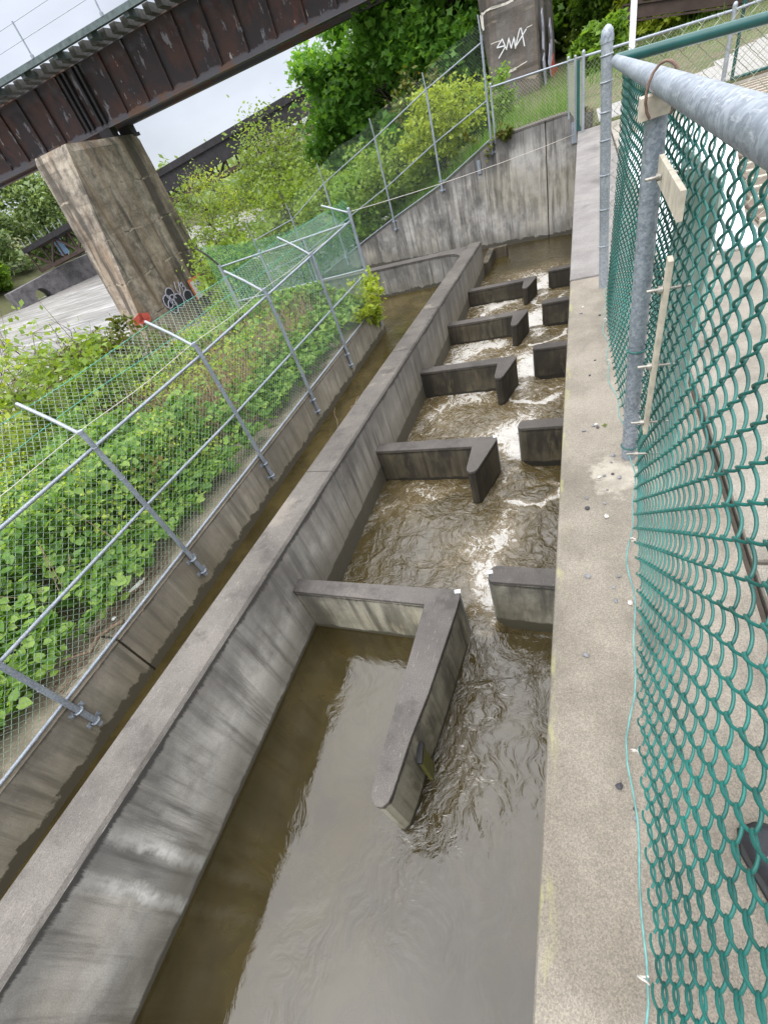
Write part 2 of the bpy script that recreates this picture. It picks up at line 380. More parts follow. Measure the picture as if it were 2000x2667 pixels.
def water_mat(name, deep, foamy=True, scale=1., ior=1.7):
    s = NT(name)
    chop = s.attr('chop')
    sw = s.n.new('ShaderNodeTexNoise'); sw.inputs['Scale'].default_value = 1.7; sw.inputs['Detail'].default_value = 3; s.l.new(s.pos, sw.inputs['Vector'])
    sa = s.n.new('ShaderNodeVectorMath'); sa.operation = 'MULTIPLY_ADD'; s.l.new(sw.outputs['Color'], sa.inputs[0]); sa.inputs[1].default_value = (.7, .7, .1); s.l.new(s.pos, sa.inputs[2])
    w1 = s.noise(4.2*scale, 3, .5, s.map(sa.outputs[0], (1, .8, 1)), .9)
    w2 = s.noise(19*scale, 4, .6, s.map(sa.outputs[0], (1, .75, 1), loc=(3, 1, 0)), .9)
    h = s.math('ADD', w1, s.math('MULTIPLY', w2, .36))
    s.bump(h, s.math('MULTIPLY', chop, 1., clamp=True), .085)
    c = s.mix(s.rng(s.noise(1.3, 5, .7, sa.outputs[0]), .35, .65), tuple(x*.85 for x in deep), tuple(x*1.5 for x in deep))
    rough = .03
    if foamy:
        f = s.math('MINIMUM', s.attr('foam'), .95)
        wv = s.n.new('ShaderNodeTexNoise'); wv.inputs['Scale'].default_value = 5; wv.inputs['Detail'].default_value = 4; s.l.new(s.pos, wv.inputs['Vector'])
        ad = s.n.new('ShaderNodeVectorMath'); ad.operation = 'MULTIPLY_ADD'; s.l.new(wv.outputs['Color'], ad.inputs[0]); ad.inputs[1].default_value = (.34, .30, .05); s.l.new(s.pos, ad.inputs[2])
        fn = s.noise(9.5, 9, .74, s.map(ad.outputs[0], (1, .62, 1)), 1.5)
        e1 = s.vor(11, ad.outputs[0], 'DISTANCE_TO_EDGE'); lace = s.rng(e1, 0., .09, 1., 0.)
        fine = s.noise(60, 4, .75, dist=.6)
        th = s.math('ADD', s.math('ADD', s.math('MULTIPLY', fn, .95), s.math('MULTIPLY', lace, .055)), s.math('MULTIPLY', fine, .30))
        tf = s.math('ADD', th, s.math('MULTIPLY', f, .42))
        fm = s.math('MULTIPLY', s.rng(tf, .86, .97), s.rng(fine, .32, .50, .35, 1.))
        fm2 = s.rng(tf, .68, .93, 0, .5)
        c = s.mix(fm2, c, (.235, .18, .105))
        c = s.mix(s.rng(chop, .2, .7, 0., .38), c, (.105, .080, .036))
        c = s.mix(s.rng(f, -.05, .8, 0., .6), c, (.17, .13, .07))
        c = s.mix(fm, c, (.47, .455, .42))
        rough = s.math('ADD', .04, s.math('MULTIPLY', fm, .6))
    s.p.inputs['IOR'].default_value = ior
    s.fin(c, rough)
    return s.m
M['water'] = water_mat('muddy fishway water', (.030, .0225, .0068))
M['waterside'] = water_mat('muddy side channel water', (.046, .035, .0125), ior=1.45)
def river_mat():
    s = NT('pale rapid river water')
    st = s.noise(1, 6, .7, s.map(s.pos, (.09, 1.2, 1)), .5); st2 = s.noise(1, 5, .7, s.map(s.pos, (.35, 3., 1)))
    v = s.math('ADD', s.math('MULTIPLY', st, .6), s.math('MULTIPLY', st2, .4))
    c = s.ramp(v, [(.38, (.11,.10,.09)), (.5, (.235,.225,.21)), (.64, (.50,.49,.48))])
    s.bump(v, .5, .15); return s.fin(c, .35)
M['river'] = river_mat()
def ground_mat():
    s = NT('bank soil and grass')
    n = s.noise(.25, 5, .65); n2 = s.noise(3, 5, .7)
    c = s.mix(s.rng(n, .4, .6), (.07,.085,.03), (.095,.12,.04))
    c = s.mix(s.rng(n2, .42, .62, 0, .85), c, (.13,.10,.066))
    s.bump(n2, .6, .1); return s.fin(c, .95)
M['ground'] = ground_mat()
M['knot'] = leafmat('knotweed leaf', [(.028,.090,.012), (.115,.245,.03), (.33,.47,.09)], .43, .42)
M['maple'] = leafmat('dark green leaf', [(.07,.17,.032), (.15,.34,.055), (.27,.48,.10)], .48)
M['yellowleaf'] = leafmat('fresh yellow green leaf', [(.17,.25,.025), (.30,.39,.04), (.46,.53,.08)], .45)
M['freshleaf'] = leafmat('light green leaf', [(.13,.21,.035), (.21,.32,.05), (.33,.43,.10)], .48)
M['midleaf'] = leafmat('mid green leaf', [(.08,.17,.024), (.16,.29,.04), (.26,.41,.075)], .45)
M['redleaf'] = leafmat('olive and rust leaf', [(.16,.075,.02), (.10,.13,.02), (.13,.18,.03)], .35)
M['farleaf'] = leafmat('far leaf', [(.15,.22,.10), (.23,.32,.14), (.32,.41,.21)], .4)
M['grass'] = leafmat('grass blade', [(.07,.16,.02), (.12,.25,.03), (.20,.34,.05)], .35)

# ------------------------------------------------------------------ camera
F_PX, W_PX, H_PX = 941., 1659., 2212.
Vy = np.array([1258-829.5, 90-1106., F_PX]); Vz = np.array([1240-829.5, 2150-1106., F_PX])
ay = Vy/np.linalg.norm(Vy); up = -Vz/np.linalg.norm(Vz); up -= ay*(up@ay); up /= np.linalg.norm(up)
ax = np.cross(ay, up); RW = np.array([ax, ay, up])
CAM = np.array([0, 0, 1.2])
cam = bpy.data.cameras.new('camera'); co = bpy.data.objects.new('camera', cam); COL.objects.link(co)
m4 = Matrix.Identity(4)
for i in range(3):
    m4[i][0] = RW[i, 0]; m4[i][1] = -RW[i, 1]; m4[i][2] = -RW[i, 2]; m4[i][3] = CAM[i]
co.matrix_world = m4
cam.sensor_fit = 'HORIZONTAL'; cam.sensor_width = 36; cam.lens = 36*F_PX/W_PX
cam.clip_start = .01; cam.clip_end = 2000
S.camera = co

# ------------------------------------------------------------------ world + sun (overcast)
wd = bpy.data.worlds.new('World'); S.world = wd; wd.use_nodes = True
t = wd.node_tree; t.nodes.clear()
out = t.nodes.new('ShaderNodeOutputWorld'); bg = t.nodes.new('ShaderNodeBackground'); bg.inputs[1].default_value = .1
sky = t.nodes.new('ShaderNodeTexSky'); sky.sky_type = 'NISHITA'; sky.sun_disc = False
SUN_EL, SUN_AZ = R(58), R(200)
sky.sun_elevation = SUN_EL; sky.sun_rotation = SUN_AZ
tc = t.nodes.new('ShaderNodeTexCoord'); sx = t.nodes.new('ShaderNodeSeparateXYZ'); t.links.new(tc.outputs['Generated'], sx.inputs[0])
mr = t.nodes.new('ShaderNodeMapRange'); t.links.new(sx.outputs[2], mr.inputs[0]); mr.inputs[1].default_value = 0; mr.inputs[2].default_value = .9
rp = t.nodes.new('ShaderNodeValToRGB'); t.links.new(mr.outputs[0], rp.inputs[0])
rp.color_ramp.elements[0].color = (.68*.27, .73*.27, .82*.27, 1); rp.color_ramp.elements[1].color = (.97, .97, 1, 1)
e_ = rp.color_ramp.elements.new(.33); e_.color = (.70*.31, .74*.31, .83*.31, 1)
e_ = rp.color_ramp.elements.new(.55); e_.color = (.62, .63, .66, 1)
nz = t.nodes.new('ShaderNodeTexNoise'); nz.inputs['Scale'].default_value = 2.6; nz.inputs['Detail'].default_value = 6
mpn = t.nodes.new('ShaderNodeMapping'); mpn.inputs['Scale'].default_value = (1, 1, 2.4); t.links.new(tc.outputs['Generated'], mpn.inputs[0]); t.links.new(mpn.outputs[0], nz.inputs['Vector'])
cr = t.nodes.new('ShaderNodeMapRange'); t.links.new(nz.outputs['Fac'], cr.inputs[0]); cr.inputs[1].default_value = .3; cr.inputs[2].default_value = .7; cr.inputs[3].default_value = 17.; cr.inputs[4].default_value = 28.
vm = t.nodes.new('ShaderNodeVectorMath'); vm.operation = 'SCALE'; t.links.new(rp.outputs[0], vm.inputs[0]); t.links.new(cr.outputs[0], vm.inputs['Scale'])
mx = t.nodes.new('ShaderNodeMix'); mx.data_type = 'RGBA'; mx.inputs[0].default_value = .9
t.links.new(sky.outputs[0], mx.inputs[6]); t.links.new(vm.outputs[0], mx.inputs[7])
t.links.new(mx.outputs[2], bg.inputs[0]); t.links.new(bg.outputs[0], out.inputs[0])
sl = bpy.data.lights.new('sun', 'SUN'); sl.energy = 1.0; sl.angle = R(25); sl.color = (1, .97, .92)
so = bpy.data.objects.new('sun', sl); COL.objects.link(so)
sd = Vector((math.sin(SUN_AZ)*math.cos(SUN_EL), math.cos(SUN_AZ)*math.cos(SUN_EL), math.sin(SUN_EL)))
so.rotation_euler = sd.to_track_quat('Z', 'Y').to_euler(); so.location = (0, -10, 30)
S.view_settings.view_transform = 'Standard'; S.view_settings.look = 'None'; S.view_settings.gamma = 1; S.view_settings.exposure = .8
# ================================================================== SETTING
RX = -.066                                  # right wall face of the fishway
WX = -2.30                                  # right face of the central wall
CX = -4.14                                  # right face of the left wall
def ctop(y): return -1.065 - .0477*y
POOL = [-2.10, -2.18, -2.25, -2.32, -2.41, -2.46]
BY = [1.90, 4.16, 6.33, 8.36, 10.49]        # far faces of the long baffles

# --- terrain sheet
def backd(x, y):                            # metres behind the front face of the back wall
    return (y - (14.6 - .2387*(x + .25)))*.9727
def shelf(x):
    return np.interp(x, [-200, -130, -112, -92, -86, -24, -15, -11, -9, -6.8, -5.4, -3.7, -2.1, 0, 60], [14, 9, 3, -1.5, -4.6, -5.0, -4.6, -3.6, -2.6, -1.75, -1.25, -.75, -.02, .06, .4])
xs = np.unique(np.concatenate([np.linspace(-400, -100, 16), np.linspace(-100, -20, 60), np.arange(-20, -3, .25), np.arange(-3, 8, .25), np.linspace(8, 40, 20), np.linspace(40, 400, 14)]))
ys = np.unique(np.concatenate([np.linspace(-200, -12, 12), np.arange(-12, 11, .5), np.arange(11, 18.6, .2), np.arange(18.6, 40, .6), np.linspace(40, 140, 40), np.linspace(140, 600, 14)]))
X, Y = np.meshgrid(xs, ys)
Z = shelf(X) + .25*(fbm(X*.35, Y*.35, 3) - .47)*np.where((X > -1.5) & (Y < 16), .2, 1)
Z = Z + np.where(X > -12, .05*np.clip(Y - 15, 0, 30), 0)*np.clip((X + 12)/8, 0, 1)
Z = Z + np.clip((Y - 34)/60, 0, 1)**1.2*np.clip((X + 6)/8, 0, 1)*5 + np.clip((Y - 110)/200, 0, 1)*3
lowbank = np.interp(X, [-200, -86, -24, -15, -11, -8.2, -4.2], [9, -4.6, -5, -4.6, -3.3, -2.15, -1.86])
left = (Y < 9.55)
Z = np.where(left, np.where(X < -84, Z, lowbank + .12*(fbm(X*.8, Y*.8, 8) - .47)), Z)
mid_ = (Y >= 9.55) & (backd(X, Y) < .25)
Z = np.where(mid_, np.minimum(Z, -3.4), Z)
Z = np.where((X > -4.45) & (Y < 11.6) & (X < 30), -3.9, Z)
Z = np.where((X > -4.45) & (X < -.3) & (backd(X, Y) < .25), -3.9, Z)
Z = np.where((X > -.3) & (X < .05) & (Y > 11) & (Y < 14.9), -3.9, Z)
Z = np.where((X >= .05) & (Y > 11.6) & (X < 30) & (Y < 15), .02 + .03*(fbm(X*3, Y*3, 5) - .5), Z)
ny, nx = X.shape
idx = np.arange(nx*ny).reshape(ny, nx)
Fq = np.stack([idx[:-1,:-1], idx[:-1,1:], idx[1:,1:], idx[1:,:-1]], -1).reshape(-1, 4)
def terrain(x, y):
    j = np.clip(np.searchsorted(xs, x) - 1, 0, nx-2); i = np.clip(np.searchsorted(ys, y) - 1, 0, ny-2)
    fx = (x - xs[j])/(xs[j+1]-xs[j]); fy = (y - ys[i])/(ys[i+1]-ys[i])
    return (Z[i,j]*(1-fx)+Z[i,j+1]*fx)*(1-fy)+(Z[i+1,j]*(1-fx)+Z[i+1,j+1]*fx)*fy
g = fast_mesh('ground', np.stack([X, Y, Z], -1).reshape(-1, 3), 4, M['ground'], tris=Fq, smooth=True); tag(g, kind='structure')
# river
b = MB(); b.box(-95, -9.2, -150, 400, -6.5, -4.25); tag(b.build('river', M['river']), kind='structure')
# gravel track beyond the fences on the right
b = MB(); pts = [(2.0, 12.2), (9, 12.4), (16, 17), (10, 19), (4.5, 16.5)]
b.prism([(x, y) for x, y in pts], .0, .0); 
gx, gy = np.meshgrid(np.linspace(.3, 14, 60), np.linspace(11.65, 21, 40)); gz = np.array([[float(terrain(a, c)) for a, c in zip(r1, r2)] for r1, r2 in zip(gx, gy)]) + .012
wid = np.interp(gy, [11.65, 13, 16, 21], [0, 2.0, 4.5, 8.5])
gi = np.arange(gx.size).reshape(gx.shape); gf = np.stack([gi[:-1,:-1], gi[:-1,1:], gi[1:,1:], gi[1:,:-1]], -1).reshape(-1, 4)
keep = ((gx > wid - 1.4) | (gy < 14.4)).ravel(); gf = gf[keep[gf].all(1)]
o = fast_mesh('gravel', np.stack([gx, gy, gz], -1).reshape(-1, 3), 4, M['gravel'], tris=gf, smooth=True); tag(o, kind='structure')

# --- water surfaces
def water(name, x0, x1, y0, y1, z, step, chopf, foamf, mat, amp=.03, rise=None):
    a = np.arange(x0, x1 + step, step); c = np.arange(y0, y1 + step, step)
    Xg, Yg = np.meshgrid(np.minimum(a, x1), np.minimum(c, y1))
    ch = chopf(Xg, Yg); fo = foamf(Xg, Yg)
    h = amp*np.clip(ch, 0, 1.5)*((fbm(Xg*3.1 + 5*vnoise(Xg*1.5, Yg*1.5, 4), Yg*2.6, 21, 4) - .47)*2 + (fbm(Xg*9, Yg*7.5, 31, 3) - .44)*.7)
    Zg = z + h + (rise(Xg, Yg) if rise else 0)
    ii = np.arange(Xg.size).reshape(Xg.shape); ff = np.stack([ii[:-1,:-1], ii[:-1,1:], ii[1:,1:], ii[1:,:-1]], -1).reshape(-1, 4)
    o = fast_mesh(name, np.stack([Xg, Yg, Zg], -1).reshape(-1, 3), 4, mat, tris=ff, smooth=True)
    for nm, arr in (('chop', ch), ('foam', fo)):
        at = o.data.attributes.new(nm, 'FLOAT', 'POINT'); at.data.foreach_set('value', arr.ravel().astype(np.float32))
    return tag(o, kind='structure')
def blob(X, Y, cx, cy, rx, ry, rot=0):
    c, s_ = math.cos(rot), math.sin(rot); dx, dy = X-cx, Y-cy
    u = (dx*c + dy*s_)/rx; v = (-dx*s_ + dy*c)/ry
    return np.exp(-(u*u + v*v))
# near calm pool: ripples only along the hook and below the slot
def chop0(X, Y):
    hook = sstep(-1.08, -.9, X)*sstep(.2, .5, Y)
    c = .020 + .40*hook*sstep(.35, 1.5, Y) + .30*blob(X, Y, -.95, .22, .22, .28) + .35*blob(X, Y, -.75, .75, .33, .5)
    c = c + .36*np.clip(fbm(X*2.2+9, Y*1.6, 71, 3)-.38, 0, 1)*3*blob(X, Y, -1.62, .35, .30, 1.6, .05) + .10*blob(X, Y, -.25, -.7, .12, .6) + .08*blob(X, Y, -1.3, 1.55, .3, .2)
    c = c*(.45 + 1.1*fbm(X*2.4, Y*1.8, 77, 3))
    return np.where((X < -1.07) & (Y > .45), np.minimum(c, .06), c)
def foam0(X, Y): return .9*blob(X, Y, -.72, 1.98, .14, .18) - .35
water('water', WX+.0, RX, -4, BY[0]+.03, POOL[0], .02, chop0, foam0, M['water'], .025)
for k in range(1, 6):
    y0 = BY[k-1] + (.03 if k < 6 else 0); y1 = BY[k] + .03 if k < 5 else 14.9
    ys_ = BY[k-1]
    def chopk(X, Y, y0=y0, k=k): return np.full_like(X, .62 if k < 5 else .5)*(.55 + .9*fbm(X*1.3, Y*1.1, 50+k, 3)) * (1 if k < 5 else 1) * np.where((k == 5) & (Y > 12.2), .6, 1)
    def foamk(X, Y, y0=y0, y1=y1, k=k):
        wx = (fbm(X*3, Y*3, 200+k, 3)-.47)*.5; wy = (fbm(X*3, Y*3, 300+k, 3)-.47)*.5
        XX, YY = X + wx, Y + wy
        g_ = .62 if k == 1 else 1.0
        f = .06 + .22*min(1, k-1) + 0*X
        f += g_*(.85*blob(XX, YY, -.73, y0+.10, .15, .32) + .70*blob(XX, YY, -.80, y0+.50, .24, .34) + .45*blob(XX, YY, -.75, y0+.95, .34, .34))
        if k == 1: f += .35*blob(XX, YY, -.95, y0+.75, .20, .30) + .3*blob(XX, YY, -.72, y0+1.25, .10, .35)
        if k < 5:
            f += .62*blob(XX, YY, -1.65, y1-.36, .5, .2, -.12) + .40*blob(XX, YY, -2.0, y1-.72, .24, .24)
            cx, cy = -.60, y1-.46
            d = np.sqrt(((XX-cx)/.33)**2 + ((YY-cy)/.27)**2); an = np.arctan2(Y-cy, X-cx)
            f += .75*np.exp(-((d-1)/.13)**2)*sstep(-1.05, -.85, X)*(.25+.75*sstep(-.3, .4, np.cos(an-(-.9 if k % 2 else -1.6))))
            f += .45*blob(XX, YY, -.76, y1-.12, .14, .2)
        else: f += .2*blob(XX, YY, -1.0, y0+1.2, .8, .6) - .3*sstep(12.0, 13.0, Y)
        f *= .35 + .65*sstep(y0-.03, y0+.28, Y + wx*.5)
        f += .55*(fbm(X*1.6, Y*1.5, 90+k, 3) - .47)
        return f
    dz = POOL[k-1]-POOL[k]
    def risek(X, Y, y0=y0, dz=dz): return dz*sstep(y0+.42, y0+.02, Y)*sstep(-.95, -.84, X)*sstep(-.50, -.62, X)*1.0 + .03*np.sin((Y-y0)*14)*blob(X, Y, -.74, y0+.35, .14, .35)
    o = water('water', WX if k < 5 else -2.36, RX, y0, y1, POOL[k], .025, chopk, foamk, M['water'], .035 if k < 5 else .022, risek)
# the tongue that spills over the slots
def side_chop(X, Y): return .03 + .30*sstep(3.5, 8.0, Y)*fbm(X*2, Y*1.5, 12, 3) + .1*blob(X, Y, -3.0, 7.2, .5, .6)
def side_foam(X, Y): return -.35 + .3*sstep(5, 8, Y)*fbm(X*2, Y*1.2, 14, 3) + .3*blob(X, Y, -2.75, 7.0, .25, .5)
water('water', CX, -2.61, -4, 9.62, -2.33, .05, side_chop, side_foam, M['waterside'], .025)
water('water', -8.8, -2.61, 9.62, 12.08, -2.33, .05, side_chop, side_foam, M['waterside'], .025)
water('water', -8.8, -2.36, 12.36, 16.6, -2.47, .08, lambda X, Y: .25+0*X, lambda X, Y: -.2+0*X, M['water'], .02)

# --- walls (each a thing)
def wall_strip(b, ya, yb, x0, x1, ztop, zbot, zwat, n=1, endcaps=True):
    """wall along Y with right face x1, left face x0; writes the top / wat attributes"""
    Ys = np.linspace(ya, yb, n+1)
    zt = np.array([ztop(v) for v in Ys]); zw = np.array([zwat(v) for v in Ys])
    for (xx, flip) in ((x1, False), (x0, True)):
        v = []; tp = []; wt = []
        for yv, a, w in zip(Ys, zt, zw):
            v += [(xx, yv, zbot), (xx, yv, a)]; tp += [a - zbot, 0]; wt += [zbot - w, a - w]
        f = [(2*i, 2*i+2, 2*i+3, 2*i+1) if not flip else (2*i, 2*i+1, 2*i+3, 2*i+2) for i in range(n)]
        b.add(v, f, top=tp, wat=wt)
    if endcaps:
        for yv, a, w, fl in ((Ys[0], zt[0], zw[0], 0), (Ys[-1], zt[-1], zw[-1], 1)):
            f = (0,1,2,3) if not fl else (3,2,1,0)
            b.add([(x0,yv,zbot),(x1,yv,zbot),(x1,yv,a),(x0,yv,a)], [f], top=[a-zbot,a-zbot,0,0], wat=[zbot-w,zbot-w,a-w,a-w])
def poolz(y):
    for k, yb in enumerate(BY):
        if y < yb: return POOL[k]
    return POOL[5]
# central wall and its cap
cw = thing('concrete_wall', 'long grey sloping divider wall between the stepped pools and the narrow side channel', 'wall', (-2.46, 4, -3.2))
b = MB()
prev = -4.
for k, yb in enumerate(BY + [12.68]):
    wall_strip(b, prev, yb, -2.62, WX, lambda y: ctop(y)-.022, -3.6, lambda y, k=k: POOL[k] + (.20 if k else 0), 6, endcaps=(k == 5)); prev = yb
b.build('wall_face', M['central'], cw)
b = MB()
for (ya, yb) in ((-4, 3.02), (3.03, 6.05), (6.06, 9.08), (9.09, 12.69)):
    P = []
    for y in (ya, yb):
        z = ctop(y); P += [(-2.625, y, z-.02), (-2.612, y, z), (WX-.013, y, z), (WX+.004, y, z-.02)]
    b.add(P, [(1,2,6,5), (0,1,5,4), (2,3,7,6), (0,3,2,1), (4,5,6,7), (3,0,4,7)])
b.build('wall_cap', M['cap'], cw)
# left wall
lw = thing('concrete_wall', 'low tan concrete wall under the tall leaning chain link fence beside the weedy bank', 'wall', (-4.3, 3, -3.2))
b = MB()
for ya, yb in ((-4, 1.115), (1.14, 9.62)):
    wall_strip(b, ya, yb, -4.75, CX, lambda y: -1.735, -3.6, lambda y: -2.33, 8)
b.box(-4.8, CX-.03, 1.11, 1.145, -3.6, -1.76, top=.5, wat=0.0)
b.build('wall_face', M['wallC'], lw)
b = MB()
for ya, yb in ((-4, 1.115), (1.14, 9.62)):
    b.add([(-4.85,ya,-1.715),(CX-.02,ya,-1.715),(CX,ya,-1.735),(-4.85,yb,-1.715),(CX-.02,yb,-1.715),(CX,yb,-1.735)], [(0,1,4,3),(1,2,5,4)])
b.build('wall_cap', M['capC'], lw)
# closing wall across the side channel, with a rounded inner corner
kw = thing('concrete_wall', 'low dark topped cross wall with rounded corner closing the far end of the side channel', 'wall', (-4.5, 12.2, -3.2))
arc = [(-2.61, 11.45)] + [(-2.61-.6*(1-math.cos(a)), 11.45+.6*math.sin(a)) for a in np.linspace(0, math.pi/2, 9)[1:]] + [(-4.0, 12.07), (-5.2, 12.07), (-6.6, 12.1), (-8.5, 12.14)]
b = MB(); v = []; tp = []; wt = []
for x, y in arc:
    zt = -1.64 - .012*(x+2.6); v += [(x, y, -3.6), (x, y, zt-.03)]; tp += [1.9, 0]; wt += [-1.27, zt+2.33]
b.add(v, [(2*i, 2*i+1, 2*i+3, 2*i+2) for i in range(len(arc)-1)], top=tp, wat=wt)
v = [(x, 12.37, z) for x in (-2.61, -8.5) for z in (-3.6, -1.68)]
b.add(v, [(0,2,3,1)], top=[1.9,0,1.9,0], wat=[-1.1,.8,-1.1,.8])
b.build('wall_face', M['backwall'], kw)
b = MB(); n = len(arc); v = [(x, y-.006, -1.64-.012*(x+2.6)) for x, y in arc] + [(x, 12.38, -1.64-.012*(x+2.6)) for x, y in arc] + [(x, y-.006, -1.67-.012*(x+2.6)) for x, y in arc]
f = [(i+1, i, n+i, n+i+1) for i in range(n-1)] + [(2*n+i+1, 2*n+i, i, i+1) for i in range(n-1)]
b.add(v, f); b.build('wall_cap', M['capdark'], kw)
# back wall
bw = thing('concrete_wall', 'tall streaked grey wall across the far end, its top stepping down to the left', 'wall', (-4, 15.6, -3.2))
BT = [(0.0, .10), (-.82, .10), (-2.11, .06), (-3.01, -.33), (-3.7, -.62), (-5.43, -1.15), (-6.77, -1.6), (-9.0, -2.4), (-12, -3.3)]
def bwp(x, back=0.):                          # point on the front face line, pushed back
    y = 14.6 - .2387*(x + .25); return (x + .232*back, y + .9727*back)
b = MB()
segs = [(0.0, -.80), (-.825, -12)]
for xa, xb in segs:
    q = sorted({xa, xb, *[p[0] for p in BT if xb < p[0] < xa]}, reverse=True)
    v = []; tp = []; wt = []
    for x in q:
        zt = float(np.interp(-x, [-p[0] for p in BT], [p[1] for p in BT])) - .02
        px, py = bwp(x); v += [(px, py, -4.2), (px, py, zt)]; tp += [zt+4.2, 0]; wt += [-1.74, zt+2.46]
    b.add(v, [(2*i, 2*i+1, 2*i+3, 2*i+2) for i in range(len(q)-1)], top=tp, wat=wt)
x = -.812; p0 = bwp(-.80, .03); p1 = bwp(-.825, .03)
b.add([(*p0, -4.2), (*p0, .07), (*p1, -4.2), (*p1, .07)], [(0,1,3,2)], top=0.03, wat=.02)
b.build('wall_face', M['backwall'], bw)
b = MB(); v = []
for x, z in BT: v += [(*bwp(x, -.004), z-.022), (*bwp(x, -.004), z), (*bwp(x, .6), z)]
f = []
for i in range(len(BT)-1): f += [(3*i, 3*i+1, 3*i+4, 3*i+3), (3*i+1, 3*i+2, 3*i+5, 3*i+4)]
b.add(v, f); b.build('wall_cap', M['cap'], bw)
# right wall and coping
rw = thing('concrete_wall', 'right hand fishway wall with a flat speckled tan coping beside the green fence', 'wall', (.2, 3, -3.2))
b = MB(); b.box(RX, .44, -4, 3.592, -.6, 0); b.build('coping', M['walk'], rw, bevel=.012)
b = MB(); b.box(RX-.004, .44, 3.612, 11.6, -.6, .002); b.build('coping', M['walkfar'], rw, bevel=.01, label='smoother grey far length of coping beyond the crack')
b = MB(); prev = -4.
for k, yb in enumerate(BY + [14.75]):
    wall_strip(b, prev, yb, .3, RX+.006, lambda y: -.6, -3.6, lambda y, k=k: POOL[k], 1); prev = yb
wall_strip(b, 11.602, 14.75, .3, RX+.006, lambda y: -.02, -.6, lambda y: -2.4, 1)
b.build('wall_face', M['backwall'], rw)
b = MB(); b.box(RX+.02, .452, -4, 11.6, -.65, -.012); b.build('joint', M['joint'], rw)
# pad on the fence side
b = MB()
for (y0, y1) in ((-4, 1.02), (1.035, 3.57), (3.59, 11.6)): b.box(.462, 9, y0, y1, -.5, -.003)
o = b.build('pavement', M['pad'], bevel=.01); tag(o, kind='structure')

# --- long hooked baffles
def rounded(pts): return pts
HOOK1 = [(-2.30,1.90),(-.88,1.92),(-.835,1.905),(-.82,1.86),(-.825,1.74),(-.885,1.10),(-.93,.80),(-.955,.50),(-.965,.455),(-.99,.425),(-1.02,.418),(-1.05,.435),(-1.068,.47),(-1.072,.55),(-1.07,1.2),(-1.07,1.77),(-2.30,1.77)]
HOOK = [(-2.30,.16),(-.89,.165),(-.855,.15),(-.845,.11),(-.86,.04),(-.975,-.40),(-1.0,-.44),(-1.04,-.455),(-1.075,-.435),(-1.09,-.39),(-1.095,0.0),(-2.30,0.0)]
bz = [-1.54, -1.70, -1.81, -1.93, -2.065]
lbl = ['nearest hooked concrete baffle with a long return arm reaching toward the viewer', 'second hooked concrete baffle from the front, dark wet face with short return',
       'third hooked baffle from the front, middle of the five across the pools', 'fourth hooked baffle from the front with foam beside it', 'farthest hooked baffle, smallest in view before the back wall']
def baffle_outline(outline, zt, wpt, name, label, cat, group, matf, capm):
    xs_ = [p[0] for p in outline]; ys_ = [p[1] for p in outline]
    t_ = thing(name, label, cat, (sum(xs_)/len(xs_), max(ys_), -3.2), group)
    n = len(outline); v = []; tp = []; wt = []
    for x, y in outline:
        w = wpt(y); v += [(x, y, -3.5), (x, y, zt-.03)]; tp += [zt+3.5, 0]; wt += [-3.5-w, zt-.03-w]
    b = MB(); b.add(v, [(2*i, 2*i+1, 2*((i+1) % n)+1, 2*((i+1) % n)) for i in range(n)], top=tp, wat=wt)
    b.build('baffle_wall', matf, t_)
    cx, cy = np.mean(xs_), np.mean(ys_)
    out2 = []
    P = np.array(outline)
    for i in range(n):
        d1 = P[i]-P[i-1]; d2 = P[(i+1) % n]-P[i]
        nrm = np.array([-d1[1], d1[0]])/np.linalg.norm(d1) + np.array([-d2[1], d2[0]])/np.linalg.norm(d2)
        nrm /= np.linalg.norm(nrm) + 1e-9; out2.append(P[i] + nrm*.006)
    out2 = np.array(out2); out2[:, 0] = np.clip(out2[:, 0], WX + .001, RX)
    b = MB(); b.prism([tuple(p) for p in out2[::-1]], zt-.032, zt); b.build('cap', capm, t_, bevel=.006)
    return t_
for k in range(5):
    ol = HOOK1 if k == 0 else [(x, y + BY[k] - .16) for x, y in HOOK]
    far = BY[k] - .08
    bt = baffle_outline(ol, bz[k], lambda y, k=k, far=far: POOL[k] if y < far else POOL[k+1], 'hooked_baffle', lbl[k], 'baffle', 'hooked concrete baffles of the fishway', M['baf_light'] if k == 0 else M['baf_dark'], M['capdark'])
    if k < 2:
        b = MB(); cx, cy = ol[2]; b.obox((cx+.002, cy-.004, bz[k]-.5), (1,0,0), (0,1,0), (0,0,1), .014, .03, 1.0); b.build('slot_guide', M['galvd'], bt); b = MB(); b.obox((cx-.005, cy+.0, bz[k]+.002), (1,.3,0), (-.3,1,0), (0,0,1), .045, .03, .012); b.build('guide_tag', M['white'], bt)
sl_ = ['nearest short concrete stub baffle with a pale streaked face against the right wall', 'second short stub baffle from the front, black stained face by the right wall', 'third short stub baffle from the front on the right wall',
       'fourth short stub baffle from the front on the right wall', 'farthest and smallest stub baffle on the right wall']
